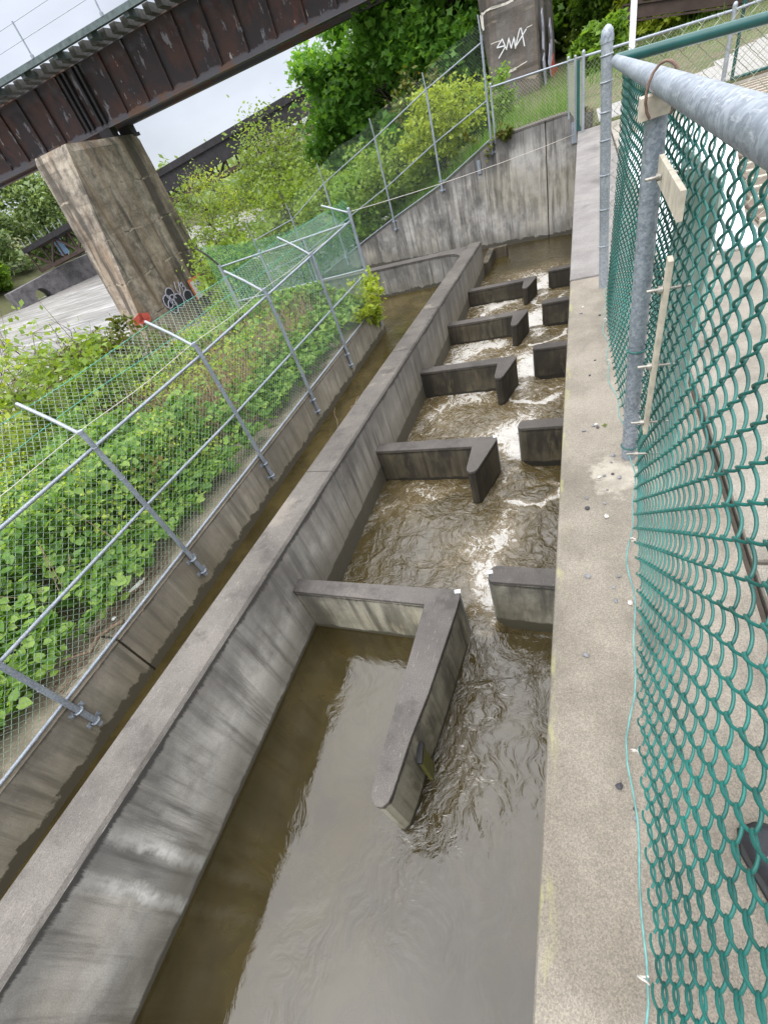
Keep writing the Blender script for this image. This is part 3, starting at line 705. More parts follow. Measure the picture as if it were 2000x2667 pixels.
for k in range(5):
    y0, y1 = BY[k]+.13, BY[k]+.28
    ol = [(-.58, y1), (RX, y1), (RX, y0), (-.60, y0), (-.625, y0+.02), (-.63, y0+.06), (-.615, y1-.03)]
    ol = ol[::-1] if False else [(-.615, y1-.03), (-.58, y1), (RX, y1), (RX, y0), (-.60, y0), (-.625, y0+.02), (-.63, y0+.06)]
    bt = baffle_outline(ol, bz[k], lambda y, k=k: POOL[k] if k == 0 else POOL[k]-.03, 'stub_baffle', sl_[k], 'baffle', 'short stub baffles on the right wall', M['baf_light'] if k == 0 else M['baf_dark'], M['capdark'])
    if k < 3:
        b = MB(); b.obox((-.629, y0+.05, bz[k]-.4), (1,0,0), (0,1,0), (0,0,1), .012, .034, .80); b.build('slot_guide', M['galvd'], bt)
        if k == 0: b = MB(); b.obox((-.622, y0+.08, bz[k]+.002), (1,.3,0), (-.3,1,0), (0,0,1), .042, .03, .012); b.build('guide_tag', M['white'], bt)
# low L shaped sill at the end of the central wall
o = MB(); o.box(-2.36, -2.2, 12.7, 13.9, -3.5, -2.2, top=.3, wat=.3); o.box(-2.36, -1.85, 13.9, 14.05, -3.5, -2.2, top=.3, wat=.3)
tag(o.build('concrete_sill', M['baf_dark'], bevel=.01), 'low dark concrete sill barely above water at the end of the divider wall', 'sill')
# gauge board on the hook
st = thing('gauge_board', 'olive yellow gauge board fixed to the long arm of the nearest baffle', 'gauge', (-.9, .8, -2.1))
b = MB(); b.obox((-.905, .79, -1.93), (-.16, 1, 0), (1, .16, 0), (0, 0, 1), .10, .03, .34); b.build('board', M['staff'], st)
b = MB(); b.obox((-.903, .79, -1.735), (-.16, 1, 0), (1, .16, 0), (0, 0, 1), .125, .034, .03); b.build('end_cap', M['blackp'], st); b = MB(); b.obox((-.903, .79, -2.13), (-.16, 1, 0), (1, .16, 0), (0, 0, 1), .125, .034, .05)
b.build('end_cap', M['blackp'], st)
# ================================================================== FENCES
def chain(name, mat, parent, path, H0, H1, a=.0355, r=.002, depth=.003, ppp=4, sides=3, warp=None):
    """chain link fabric: path(s)->(x,y), s along; zigzag wires from H0(s) to H1(s); warp(P,s,h)->P"""
    L, pos = path
    nw = int(L/a); V = []; FF = []; off = 0
    T = 2*a
    for k in range(nw):
        s0 = (k + .5)*a
        z0, z1 = H0(s0), H1(s0)
        if z1 - z0 < T: continue
        # keep the lattice aligned between wires
        n0 = math.ceil(z0/T*ppp); n1 = math.floor(z1/T*ppp)
        i = np.arange(n0, n1 + 1)
        if len(i) < 2: continue
        th = 2*math.pi*i/ppp + (math.pi if k % 2 else 0)
        c = np.arcsin(.965*np.cos(th))/math.asin(.965)
        s_ = s0 + c*(a/2 + r*.9); h = i*T/ppp
        x, y, nx_, ny_ = pos(s_)
        d = depth*np.sin(th)
        P = np.stack([x + nx_*d, y + ny_*d, h], -1)
        if warp is not None: P = warp(P, s_, h)
        Tn = np.gradient(P, axis=0); Tn /= np.linalg.norm(Tn, axis=1)[:, None]
        N = np.stack([nx_*np.ones_like(h), ny_*np.ones_like(h), 0*h], -1)
        U = np.cross(Tn, N); U /= np.linalg.norm(U, axis=1)[:, None] + 1e-9; W = np.cross(Tn, U)
        an = np.arange(sides)*2*math.pi/sides
        ring = P[:, None] + r*(np.cos(an)[None, :, None]*U[:, None] + np.sin(an)[None, :, None]*W[:, None])
        m = len(P); V.append(ring.reshape(-1, 3))
        ii = np.arange(m-1)[:, None]*sides; jj = np.arange(sides)[None]; j2 = (jj+1) % sides
        FF.append(np.stack([ii+jj, ii+j2, ii+sides+j2, ii+sides+jj], -1).reshape(-1, 4) + off); off += m*sides
    return fast_mesh(name, np.concatenate(V), 4, mat, parent, smooth=True, tris=np.concatenate(FF))
def line(p, q):
    p = np.array(p, float); q = np.array(q, float); L = np.linalg.norm(q-p); u = (q-p)/L
    return L, (lambda s: (p[0]+u[0]*s, p[1]+u[1]*s, -u[1], u[0]))
def clamp(b, x, y, z, u, n, w=.15, t=.03):
    """saddle clamp: strap with two bolted ears; u along the wall, n out of the wall"""
    u = np.array(u, float); n = np.array(n, float); up_ = np.array([0, 0, 1.])
    for sgn in (-1, 1):
        b.obox(np.array([x, y, z]) + u*sgn*w*.36 - n*.026, u, up_, n, w*.3, .05, .008)
        b.tube([np.array([x, y, z]) + u*sgn*w*.38 - n*.03, np.array([x, y, z]) + u*sgn*w*.38 - n*.008], .009, 6)
    ang = np.linspace(-math.pi*.12, math.pi*1.12, 9)
    b.tube([np.array([x, y, z]) + u*.034*math.cos(a) + n*.034*math.sin(a) for a in ang], .012, 5)

# ---- near green fence along the coping
FX = .203
nf = thing('chain_link_fence', 'near green vinyl chain link fence with thick galvanised top rail beside the camera', 'fence', (.17, 1.5, 0))
b = MB(); b.tube([(.168, -2.2, 1.09), (.166, 0, 1.09), (.163, 1.5, 1.088), (.152, 3.31, 1.088)], .0225, 20)
b.build('top_rail', M['galv'], nf)
b = MB(); b.tube([(.176, 1.53, 0), (.168, 1.53, .5), (.162, 1.53, 1.062)], .0245, 18); o = b.build('post', M['galv'], nf)
b2 = MB(); b2.obox((.155, 1.518, 1.048), (1,0,.02), (0,1,0), (0,0,1), .062, .058, .042); b2.build('wooden_block', M['beige'], o)
b2 = MB(); b2.tube([(.163+.031*math.cos(a), 1.46+.004*a, 1.07 + .052*math.sin(a)) for a in np.linspace(-.9, math.pi+.9, 15)], .0032, 6); b2.build('wire_tie', M['rustwire'], o)
b2 = MB(); b2.tube([(.1705+.0285*math.cos(a), 1.53+.0285*math.sin(a), .44) for a in np.linspace(0, 2*math.pi, 15)], .0028, 5); b2.build('wire_tie', M['vinyl'], o); b2 = MB(); b2.tube([(.176+.0285*math.cos(a), 1.53+.0285*math.sin(a), .055) for a in np.linspace(0, 2*math.pi, 15)], .0028, 5); b2.build('wire_tie', M['vinyl'], o)
b = MB(); b.tube([(.140, 3.36, 0), (.112, 3.36, 1.17)], .027, 18); o = b.build('corner_post', M['galvd'], nf)
b2 = MB(); b2.tube([(.112, 3.36, 1.165), (.1115, 3.36, 1.19)], .0305, 18); b2.ball((.111, 3.36, 1.19), .030, 2, (1, 1, 1.35)); b2.build('post_cap', M['galv'], o)
for z in (.25, .45, .62, .78, .9, 1.02, 1.12):
    b2 = MB(); b2.tube([(.14-.024*z+.0282*math.cos(a), 3.36+.0282*math.sin(a), z) for a in np.linspace(0, 2*math.pi, 17)], .004, 5); b2.build('tension_band', M['galvd'], o)
def bulge(y):
    return np.interp(y, [-2.3, -.4, .3, .75, 1.1, 1.4, 1.55, 1.8, 2.3, 3.0, 3.35], [.10, .097, .08, .055, .034, .012, .004, .04, .065, .06, .03])
def nwarp(P, s, h):
    y = P[:, 1]; hh = np.clip(h/1.06, 0, 1)
    P = P.copy()
    P[:, 0] = FX + (P[:, 0]-FX) - bulge(y)*(1-hh)**1.6 - .010*hh + .003*np.sin(y*9)
    P[:, 2] += .012*np.sin(y*3.1+1)*(1-hh)
    return P
chain('mesh_panel', M['vinyl'], nf, line((FX, -1.4), (FX, 3.33)), lambda s: .035, lambda s: 1.075,   .0316, .00225, .0062, 14, 6, nwarp)
b = MB(); pts = []
for y in np.linspace(-1.4, 3.3, 90):
    x = FX - float(bulge(y)) - .012 + .009*math.sin(y*11) + .006*math.sin(y*23+1)
    pts.append((x, y, .028 + .006*math.sin(y*9)))
b.tube(pts, .0022, 6); b.build('tension_wire', M['tie'], nf)
for y in (.05, .42, 1.06, 2.25, 2.75):
    x = FX - float(bulge(y)) - .01; b = MB()
    b.tube([(x+.008*math.cos(a), y+.0015*a, .033+.011*math.sin(a)) for a in np.linspace(0, 2*math.pi, 9)], .0018, 5); b.build('hog_ring', M['whitewire'], nf)
# sign clamped to the inside of the fence (back seen through the mesh) and its straps
sg = thing('sign', 'back of a pale green sign clamped to the near green fence beside its post', 'sign', (.22, 1.3, .2))
b = MB(); b.box(.222, .227, 1.06, 1.50, .25, .96); b.build('panel', M['signback'], sg, bevel=.001)
b = MB(); b.obox((.164, 1.21, .944), (0, 1, .02), (0, 0, 1), (1, 0, 0), .33, .050, .010); b.build('strap', M['beige'], sg, bevel=.001)
b = MB(); b.obox((.163, 1.105, .622), (0, -.112, 1), (0, 1, .112), (1, 0, 0), .45, .026, .010); b.build('strap', M['beige'], sg, bevel=.001)
for (y, z) in ((1.30, .945), (1.088, .785), (1.112, .60), (1.127, .43), (1.16, .30)):
    b = MB(); b.tube([(.128, y, z), (.214, y, z)], .0036, 8); b.tube([(.148, y, z), (.157, y, z)], .008, 6); b.build('bolt', M['bolt'], sg)

# ---- green fence at right angles from the corner post
gf_ = thing('chain_link_fence', 'green railed fence with pale mesh running right from the domed corner post', 'fence', (1.2, 3.36, 0))
b = MB(); b.tube([(.15, 3.36, 1.09), (.76, 3.36, 1.045), (4.2, 3.36, .96)], .0235, 14); b.build('top_rail', M['greenpaint'], gf_)
chain('mesh_panel', M['wiresil'], gf_, line((.16, 3.40), (4.2, 3.40)), lambda s: .04, lambda s: 1.13, .0355, .0018, .003, 4, 3)
# ---- silver fence along the back and its gate posts
sf = thing('chain_link_fence', 'low silver chain link fence above the back wall and across the gravel', 'fence', (0, 12, 0))
SP = [(-2.05, 15.02, .04), (-.28, 14.62, .08), (.02, 11.28, 0), (2.12, 11.29, 0), (4.4, 11.35, 0)]
RT = [1.04, .98, 1.02, .90, .9]
b = MB()
for i in range(4): b.tube([(SP[i][0], SP[i][1], RT[i]), (SP[i+1][0], SP[i+1][1], RT[i+1])], .019, 10)
b.build('top_rail', M['galv'], sf)
for i, (x, y, z) in enumerate(SP):
    b = MB(); b.tube([(x, y, z-.1), (x, y, RT[i]+.04)], .032 if i == 3 else .026, 12); b.ball((x, y, RT[i]+.05), .035 if i == 3 else .03, 2, (1, 1, 1.3)); o = b.build('post', M['galvd'], sf)
for i in range(4):
    p, q = SP[i], SP[i+1]; Lg = math.dist(p[:2], q[:2])
    chain('mesh_panel', M['wiresil'], sf, line((p[0], p[1]+.03), (q[0], q[1]+.03)), lambda s, p=p, q=q, Lg=Lg: p[2]+(q[2]-p[2])*s/Lg+.04, lambda s, i=i, Lg=Lg: RT[i]+(RT[i+1]-RT[i])*s/Lg+.03, .0355, .0022, .003, 4, 3)
gg = thing('gate_stile', 'narrow green gate edge folded against the silver post at the end of the walkway', 'gate', (-.06, 11.3, 0))
b = MB(); b.box(-.085, -.035, 11.30, 11.32, .05, 1.0); b.build('stile', M['greenpaint'], gg); b = MB(); b.tube([(-.11, 11.36, 0), (-.11, 11.36, 1.05)], .018, 10); b.ball((-.11, 11.36, 1.06), .022, 2); b.build('post', M['galvd'], gg)
gt = thing('gate', 'green framed gate panel right of the tall silver post on the gravel', 'gate', (2.9, 11.35, 0))
b = MB(); b.tube([(2.25, 11.35, .06), (2.25, 11.35, 1.0)], .024, 10); b.tube([(3.4, 11.35, .06), (3.4, 11.35, 1.0)], .024, 10); b.tube([(2.25, 11.35, .98), (3.4, 11.35, .98)], .024, 10); b.tube([(2.25, 11.35, .08), (3.4, 11.35, .08)], .024, 10)
b.build('frame', M['greenpaint'], gt)
chain('mesh_panel', M['wiresil'], gt, line((2.26, 11.36), (3.39, 11.36)), lambda s: .1, lambda s: .97, .0355, .002, .003, 4, 3)

# ---- left fence with arms leaning over the bank
lf = thing('chain_link_fence', 'tall green mesh fence with angled top arms bolted to the low left wall', 'fence', (CX, 4.5, -2.1))
PY = [.48, 2.26, 4.04, 5.77, 7.43]
for i, y in enumerate(PY):
    b = MB(); b.tube([(CX+.035, y, -2.12), (CX+.034, y, -1.0), (CX+.02, y, -.13), (CX+.012, y, -.06)], .026, 12)
    b.tube([(CX+.012, y, -.06), (CX+.012, y, -.035)], .031, 12)
    o = b.build('post', M['galv'], lf)
    for z in (-2.06, -1.84): b2 = MB(); clamp(b2, CX+.03, y, z, (0,1,0), (1,0,0)); b2.build('clamp', M['galv'], o)
    b2 = MB(); b2.tube([(CX+.01, y, -.09), (CX-.24, y, .115), (CX-.50, y, .30)], .018, 10); b2.build('arm', M['galvd'], o)
    for z in (-.22, -1.0, -.6, -1.4): b2 = MB(); b2.tube([(CX+.03+.0285*math.cos(a), y+.0285*math.sin(a), z) for a in np.linspace(0, 2*math.pi, 11)], .0035, 4); b2.build('tie_band', M['galvd'], o)
b = MB(); b.tube([(CX+.035, 9.36, -2.08), (CX+.03, 9.36, -1), (CX+.04, 9.36, .17)], .032, 12); b.ball((CX+.04, 9.36, .17), .034, 2, (1,1,.8)); o = b.build('end_post', M['galv'], lf)
b2 = MB(); b2.tube([(CX+.03, 9.38, .10), (CX-.5, 9.38, .345)], .018, 10); b2.build('arm', M['galvd'], o)
b2 = MB(); b2.tube([(CX+.035, 9.36, -2.10), (CX+.035, 9.36, -2.06)], .036, 10); b2.build('post_foot', M['galv'], o)
ye = 9.35
b = MB(); b.tube([(CX, -2.5, -.255), (CX, 1.2, -.245), (CX-.002, 4.04, -.195), (CX, ye, -.03)], .0165, 10); b.build('top_rail', M['galv'], lf)
b = MB(); b.tube([(CX, -2.5, -1.0), (CX, 2.2, -.99), (CX, 4.04, -1.02), (CX, ye, -1.0)], .0165, 10); b.build('middle_rail', M['galv'], lf)
b = MB(); b.tube([(CX-.005, -2.5, -1.69), (CX-.005, ye, -1.69)], .0165, 10); b.build('bottom_rail', M['galv'], lf)
def lwarp(P, s, h):
    P = P.copy(); up_ = np.clip(h + .1, 0, 1)
    k = up_ > 0
    P[:, 0] = np.where(k, P[:, 0] - up_*.80, P[:, 0] + .012*np.sin(P[:, 1]*2+h))
    P[:, 2] = np.where(k, -.1 + up_*.62, P[:, 2])
    return P
chain('mesh_panel', M['vinyl_pale'], lf, line((CX-.03, -2.3), (CX-.03, ye)), lambda s: -1.70, lambda s: .47, .0355, .0021, .003, 4, 3, lwarp)
b = MB(); b.tube([(CX-.47+.02*math.sin(y*2.5), y, .245+.012*math.sin(y*1.9)) for y in np.linspace(-2.4, ye, 40)], .0035, 5); b.tube([(CX-.25+.01*math.sin(y*2.1), y, .075+.012*math.sin(y*2.9)) for y in np.linspace(-2.4, ye, 40)], .0032, 5)
b.build('tension_wire', M['vinyl2'], lf)
b = MB(); b.tube([(CX-.02, y, -.06+.012*math.sin(y*3.5)) for y in np.linspace(-2.4, ye, 40)], .0035, 5); o = b.build('cable', M['whitewire'], lf)
# ---- cross fence from the end post to the left
cf = thing('chain_link_fence', 'sagging green mesh fence turning away left from the end post over the bank', 'fence', (-6, 9.42, -2.1))
b = MB(); b.tube([(CX, 9.42, -.06), (-7.62, 9.42, -.17)], .019, 10); b.build('top_rail', M['galv'], cf)
b = MB(); b.tube([(CX, 9.42, -.93), (-7.62, 9.42, -.95)], .0165, 10); b.build('middle_rail', M['galv'], cf)
b = MB(); b.tube([(-7.62, 9.42, -3), (-7.63, 9.42, -.22), (-7.63, 9.42, -.12)], .040, 12); o = b.build('corner_post', M['galvd'], cf)
b2 = MB(); b2.tube([(-7.63, 9.42, -.14), (-7.80, 9.42, .10), (-8.08, 9.46, .33)], .022, 10); b2.build('arm', M['darksteel'], o)
for x in (-5.3, -6.45):
    b = MB(); b.tube([(x, 9.43, -3), (x, 9.43, -.08)], .024, 10); b.build('post', M['galv'], cf)
chain('mesh_panel', M['vinyl2'], cf, line((CX-.02, 9.45), (-7.95, 9.45)), lambda s: -2.05, lambda s: .33-.22*math.sin(math.pi*min(1, s/3.8)), .0355, .0034, .003, 4, 3)
# ---- back fence on the back wall
bf = thing('chain_link_fence', 'stepped green mesh fence on the sloping top of the back wall', 'fence', (-6, 15.9, -1))
QP = [(-2.15, -.26, 1.98, 2.32, 1.86, .83), (-3.70, -.79, 1.50, 1.80, 1.46, .35), (-5.50, -1.49, .93, 1.36, .90, -.31), (-7.75, -2.25, .30, .80, .26, -1.0), (-9.6, -2.9, -.36, .08, -.45, -1.6), (-11.9, -3.6, -.72, -.1, -.78, -2.0)]
for i, (x, z0, z1, z2, zr, zm) in enumerate(QP):
    p = bwp(x, -.035)
    b = MB(); b.tube([(*p, z0), (*p, z1)], .028, 12); o = b.build('post', M['galv'], bf)
    b2 = MB(); b2.tube([(*p, z1-.02), (p[0]-.03, p[1]+.01, z2)], .014, 8); b2.build('arm', M['galvd'], o)
    for dz in (.04, .26): b2 = MB(); clamp(b2, p[0], p[1], z0+dz, (.972, -.232, 0), (-.232, -.972, 0), .17); b2.build('clamp', M['galv'], o)
for nm, j in (('top_rail', 4), ('middle_rail', 5)):
    b = MB(); b.tube([(*bwp(q[0], -.02), q[j]) for q in QP], .0165, 10); b.build(nm, M['galv'], bf)
b = MB(); b.tube([(*bwp(x, .0), z+.03) for x, z in BT[2:-1]], .0165, 10); b.build('bottom_rail', M['galv'], bf)
xq = [-q[0] for q in QP]
pA, pB = bwp(-2.12, .02), bwp(-11.9, .02)
fr = lambda s: 2.12 + 9.78*s/math.dist(pA, pB)
chain('mesh_panel', M['vinyl_pale'], bf, line(pA, pB), lambda s: float(np.interp(fr(s), [-p[0] for p in BT], [p[1] for p in BT]))+.03, lambda s: float(np.interp(fr(s), xq, [q[3] for q in QP]))-.05-.05*math.sin(fr(s)*3.4), .0355, .0013, .003, 4, 3)
# cable from the end post to the far wall, bracket
cb = thing('guy_wire', 'thin pale wire strung from the end post to a bracket on the back wall', 'wire', (-2, 12, 0))
b = MB(); A_ = np.array([CX+.04, 9.36, .12]); p = bwp(-.16, -.02); B_ = np.array([p[0], p[1], -.33]); b.tube([A_ + (B_-A_)*t_ - np.array([0, 0, .25*t_*(1-t_)]) for t_ in np.linspace(0, 1, 14)], .005, 5); b.build('cable', M['whitewire'], cb)
b = MB(); b.obox((p[0], p[1], -.30), (.972,-.232,0), (0,0,1), (-.232,-.972,0), .12, .4, .03); b.build('bracket', M['galv'], cb)
pb = bwp(-2.55, -.02); b = MB(); b.obox((*pb, -.45), (.972,-.232,0), (0,0,1), (-.232,-.972,0), .09, .3, .02)
tag(b.build('wall_bracket', M['galv']), 'small galvanised plate left on the back wall near its tallest fence post', 'bracket')

# ================================================================== BRIDGES, PIERS
GU = np.array([.9927, .1207, 0]); GN = np.array([-.1207, .9927, 0]); GA = np.array([-30.5, 22.8, 0])
def gp(s, n=0, z=0): return GA + GU*s + GN*n + np.array([0, 0, z])
gb = thing('girder_bridge', 'rusted brown plate girder railway bridge crossing overhead at upper left', 'bridge', tuple(gp(20, 1, 4.5)))
ZB, ZT = 4.84, 7.12
for n_ in (0, 1.7):
    b = MB(); q = [gp(-16, n_, ZB), gp(46, n_, ZB), gp(46, n_, ZT), gp(-16, n_, ZT)]; q2 = [v + GN*.02 for v in q]
    b.add(q + q2, [(0,1,2,3), (7,6,5,4)], top=[ZT-ZB, ZT-ZB, 0, 0]*2, wat=[0, 0, ZT-ZB, ZT-ZB]*2); b.build('web', M['girder'], gb)
    b = MB()
    for zc in (ZB-.02, ZT+.02):
        b.obox(gp(15, n_+.01, zc), GU, GN, (0,0,1), 62, .42, .045)
    b.obox(gp(15, n_-.055, ZB+.075), GU, GN, (0,0,1), 62, .1, .14); b.build('flange', M['girder'], gb)
sp = 1.42
for i in range(43):
    s = -15.4 + sp*i
    if i in (4, 5): continue
    b = MB(); c = gp(s, -.075, (ZB+ZT)/2)
    q = [gp(s-.045, -.005, ZB+.14), gp(s+.045, -.005, ZB+.14), gp(s+.045, -.13, ZB+.14), gp(s-.045, -.13, ZB+.14)]
    q += [v + np.array([0, 0, ZT-ZB-.15]) for v in q]
    b.add(q, [(0,3,2,1),(4,5,6,7),(0,1,5,4),(1,2,6,5),(2,3,7,6),(3,0,4,7)], top=[2.4]*4+[0.6]*4, wat=[.6]*4+[2.4]*4)
    b.build('stiffener', M['girder'], gb)
for ds in (7.65, 7.95, 8.5, 8.8):
    b = MB(); b.obox(gp(ds, -.11, (ZB+ZT)/2+.05), GU, GN, (0,0,1), .12, .22, ZT-ZB-.16); b.build('bearing_stiffener', M['darksteel'], gb)
for i in range(90):
    s = -14 + i*.62
    b = MB(); b.obox(gp(s, 1.05, ZT+.19), GU, GN, (0,0,1), .30, 3.9, .30); b.build('sleeper', M['tiewood'], gb)
for i in range(26):
    s = -14 + i*2.1
    b = MB(); b.obox(gp(s, -1.15, ZT+.19), GU, GN, (0,0,1), .24, .9, .24); b.build('outrigger', M['steelgrey'], gb)
b = MB(); b.obox(gp(13, -1.35, ZT+.36), GU, GN, (0,0,1), 56, .75, .06); b.obox(gp(13, -1.7, ZT+.30), GU, GN, (0,0,1), 56, .06, .2); b.build('walkway', M['steelgrey'], gb)
for n_ in (.05, 1.65): b = MB(); b.obox(gp(8.5, n_, 4.60), GU, GN, (0,0,1), .7, .5, .46); b.obox(gp(8.5, n_, 4.40), GU, GN, (0,0,1), .9, .6, .14); b.build('bearing', M['darksteel'], gb)
b = MB()
for n_ in (.4, 1.9): b.obox(gp(15, n_, ZT+.42), GU, GN, (0,0,1), 60, .07, .16)
b.build('rail', M['brownsteel'], gb)
for i in range(13):
    s = -12.9 + i*4.2
    b = MB(); b.obox(gp(s, -1.7, ZT+.95), GU, GN, (0,0,1), .05, .05, 1.2); b.obox(gp(s, -1.7, ZT+.45), GU, GN, (0,0,1), .12, .1, .12); b.build('railing_post', M['galv'], gb)
b = MB()
for dz in (.98, 1.5): b.tube([gp(-14, -1.7, ZT+dz), gp(40, -1.7, ZT+dz)], .012, 5)
b.build('handrail_cable', M['galvd'], gb)

def pier(name, label, base, top, zb, zt, mat, seed):
    """base/top: plan corner lists (same order), walls subdivided and roughened"""
    root = thing(name, label, 'pier', (np.mean([p[0] for p in base]), np.mean([p[1] for p in base]), zb))
    n = len(base); nz = 34; ne = 14; V = []; F = []
    for iz in range(nz+1):
        t_ = iz/nz; z = zb + (zt-zb)*t_
        for e in range(n):
            for k in range(ne):
                u = k/ne
                pb = np.array(base[e])*(1-u)+np.array(base[(e+1) % n])*u; pt = np.array(top[e])*(1-u)+np.array(top[(e+1) % n])*u
                p = pb*(1-t_)+pt*t_
                d = .10*(fbm(np.array([(e*ne+k)*.33]), np.array([z*1.3]), seed)[0]-.47)
                jn = abs(((z+20)/1.83) % 1 - .5); d -= .035*math.exp(-(jn/.03)**2)
                if iz == nz: d -= .12
                c = np.mean(base, axis=0); q = p + (p-c)/np.linalg.norm(p-c)*d
                V.append((q[0], q[1], z))
    m = n*ne
    for iz in range(nz):
        for k in range(m): F.append((iz*m+k, iz*m+(k+1) % m, (iz+1)*m+(k+1) % m, (iz+1)*m+k))
    F.append(tuple(nz*m+k for k in range(m)))
    b = MB(); b.add(V, F); b.build('shaft', mat, root)
    return root
P1B = [(-23.45, 18.9), (-20.9, 17.4), (-21.75, 25.6), (-25.6, 25.6)]
P1T = [(-22.9, 19.5), (-20.9, 19.8), (-21.8, 25.5), (-24.4, 25.4)]
p1 = pier('bridge_pier', 'tan stained concrete pier with graffiti at its foot under the girder bridge', P1B, P1T, -5.2, 4.42, M['pier1'], 5)
P2B = [(-3.08, 23.15), (-1.44, 23.32), (-1.0, 27.6), (-3.4, 27.6)]
P2T = [(-3.44, 23.2), (-1.53, 23.36), (-1.2, 27.5), (-3.7, 27.5)]
p2 = pier('bridge_pier', 'dark grey concrete pier with a white scrawled tag behind the back wall', P2B, P2T, .2, 4.5, M['pier2'], 9)

# --- graffiti as raised paint strokes on the pier faces
def stroke(b, pts, w, org, u, v, nrm, off=.03):
    org, u, v, nrm = [np.array(a, float) for a in (org, u, v, nrm)]
    P = [org + u*x + v*y + nrm*off for x, y in pts]
    for A, B in zip(P[:-1], P[1:]):
        d = B-A; L = np.linalg.norm(d); d /= L; sdir = np.cross(nrm, d)
        b.obox((A+B)/2, d, sdir, nrm, L+w*.7, w, .02)
def circ(cx, cy, rx, ry, a0=0, a1=360, n=14): return [(cx+rx*math.cos(R(a)), cy+ry*math.sin(R(a))) for a in np.linspace(a0, a1, n)]
# tag on pier 2, front face: coordinates are (x, z)
U2 = np.array([.9946, .1037, 0]); N2 = np.array([.1037, -.9946, 0]); O2 = np.array([0, 23.15+3.08*.1037, 0])
tg = thing('graffiti', 'white scrawled SMA tag on the front of the grey pier', 'graffiti', (-2.3, 23.2, 1.6))
b = MB()
for pts in ([(-2.63,2.08),(-2.83,1.92),(-2.54,1.89),(-2.58,1.83),(-2.79,1.64)], [(-2.62,2.06),(-2.51,1.78),(-2.41,2.04),(-2.35,1.77),(-2.23,2.01),(-2.21,1.72)],
            [(-2.21,1.72),(-2.12,1.95),(-2.03,2.15),(-1.98,2.15),(-1.90,1.69)], [(-2.19,1.76),(-1.82,2.08)]):
    stroke(b, pts, .032, O2, U2, (0, 0, 1), N2, .09)
b.build('tag_strokes', M['spray'], tg)
b = MB()
for pts, w in (([(-3.02,2.07),(-2.9,2.075),(-2.7,2.06)], .02), ([(-1.8,2.11),(-1.62,2.12)], .018), ([(-2.64,1.23),(-2.45,1.19)], .03), ([(-2.48,1.19),(-2.35,1.185),(-2.25,1.20)], .07), ([(-2.28,1.20),(-2.11,1.23),(-1.85,1.27)], .025),
               ([(-3.22,2.86),(-3.1,2.91),(-2.9,2.93),(-2.6,2.90)], .05), ([(-2.9,2.92),(-2.45,2.88),(-2.2,2.89)], .06), ([(-3.23,2.9),(-3.23,2.5)], .05), ([(-3.29,2.86),(-3.27,2.55)], .035)):
    b = MB(); stroke(b, pts, w, O2, U2, (0, 0, 1), N2, .085); b.build('pale_scrape', M['whitewire'], p2)
# right face marks of pier 2
U3 = np.array([.105, .9945, 0]); N3 = np.array([.9945, -.105, 0]); O3 = np.array([-1.44, 23.32, 0])
g3 = thing('graffiti', 'pale dripping paint marks on the brown side of the grey pier', 'graffiti', (-1.2, 25, .6)); b = MB()
for pts, w in (([(.5,2.3),(.7,1.9),(.6,1.5)], .28), ([(2.2,2.0),(2.5,1.7),(2.4,1.3)], .35), ([(.6,1.1),(.8,.7),(.9,.35)], .4), ([(2.0,1.1),(2.4,.8)], .7)):
    stroke(b, pts, w, O3, U3, (0, 0, 1), N3, .08)
b.build('paint_marks', M['sprayl'], g3)
b = MB(); stroke(b, [(2.6, .75), (2.8, .3)], .9, O3, U3, (0, 0, 1), N3, .085); stroke(b, [(3.6, .7), (3.6, .3)], .5, O3, U3, (0, 0, 1), N3, .085)
tag(b.build('graffiti', M['sprayr']), 'faded red paint patch low on the brown side of the grey pier', 'graffiti')
# pier 1, right face: local u along the face, v = z
U1 = np.array([-.1232, .9924, 0]); N1 = np.array([.9924, .1232, 0]); O1 = np.array([-20.9, 18.3, 0])
g1 = thing('graffiti', 'bubble letter graffiti outlined in white on the tan pier foot', 'graffiti', (-21.2, 21.5, -3.3))
b = MB()
loops = [circ(2.75, -2.42, .36, .30), circ(2.25, -2.68, .36, .34), circ(2.45, -3.0, .38, .36), circ(3.15, -2.95, .42, .38, -60, 300), circ(4.15, -3.0, .42, .30, -30, 240), circ(2.75, -2.75, .30, .26, 0, 240)]
for lp in loops: stroke(b, lp, .055, O1, U1, (0, 0, 1), N1, .10)
for pts in ([(3.62,-2.05),(3.44,-2.42),(3.56,-2.75)], [(3.56,-2.75),(3.95,-2.18),(3.98,-2.6)], [(4.05,-2.3),(4.2,-2.25),(4.22,-2.4),(4.1,-2.45),(4.3,-2.5),(4.26,-2.65),(4.12,-2.66)]): stroke(b, pts, .05, O1, U1, (0, 0, 1), N1, .10)
b.build('outline', M['sprayl'], g1)
b = MB()
for cx, cy, rx, ry in ((2.75,-2.42,.34,.28), (2.25,-2.68,.34,.32), (2.45,-3.0,.36,.34), (3.15,-2.95,.4,.36), (4.15,-3.0,.4,.28)):
    pts = circ(cx, cy, rx, ry, 0, 350, 16); v = [O1 + U1*x + np.array([0, 0, y]) + N1*.075 for x, y in pts]; v2 = [q + N1*.012 for q in v]
    b.add(v + v2, [tuple(range(16, 32)), tuple(range(16))[::-1]] + [(i, (i+1) % 16, 16+(i+1) % 16, 16+i) for i in range(16)])
b.build('fill', M['sprayk'], g1)
g2_ = thing('graffiti', 'white graffiti panel with orange red border and grey heart scribble on the tan pier', 'graffiti', (-21.5, 23.8, -3.4))
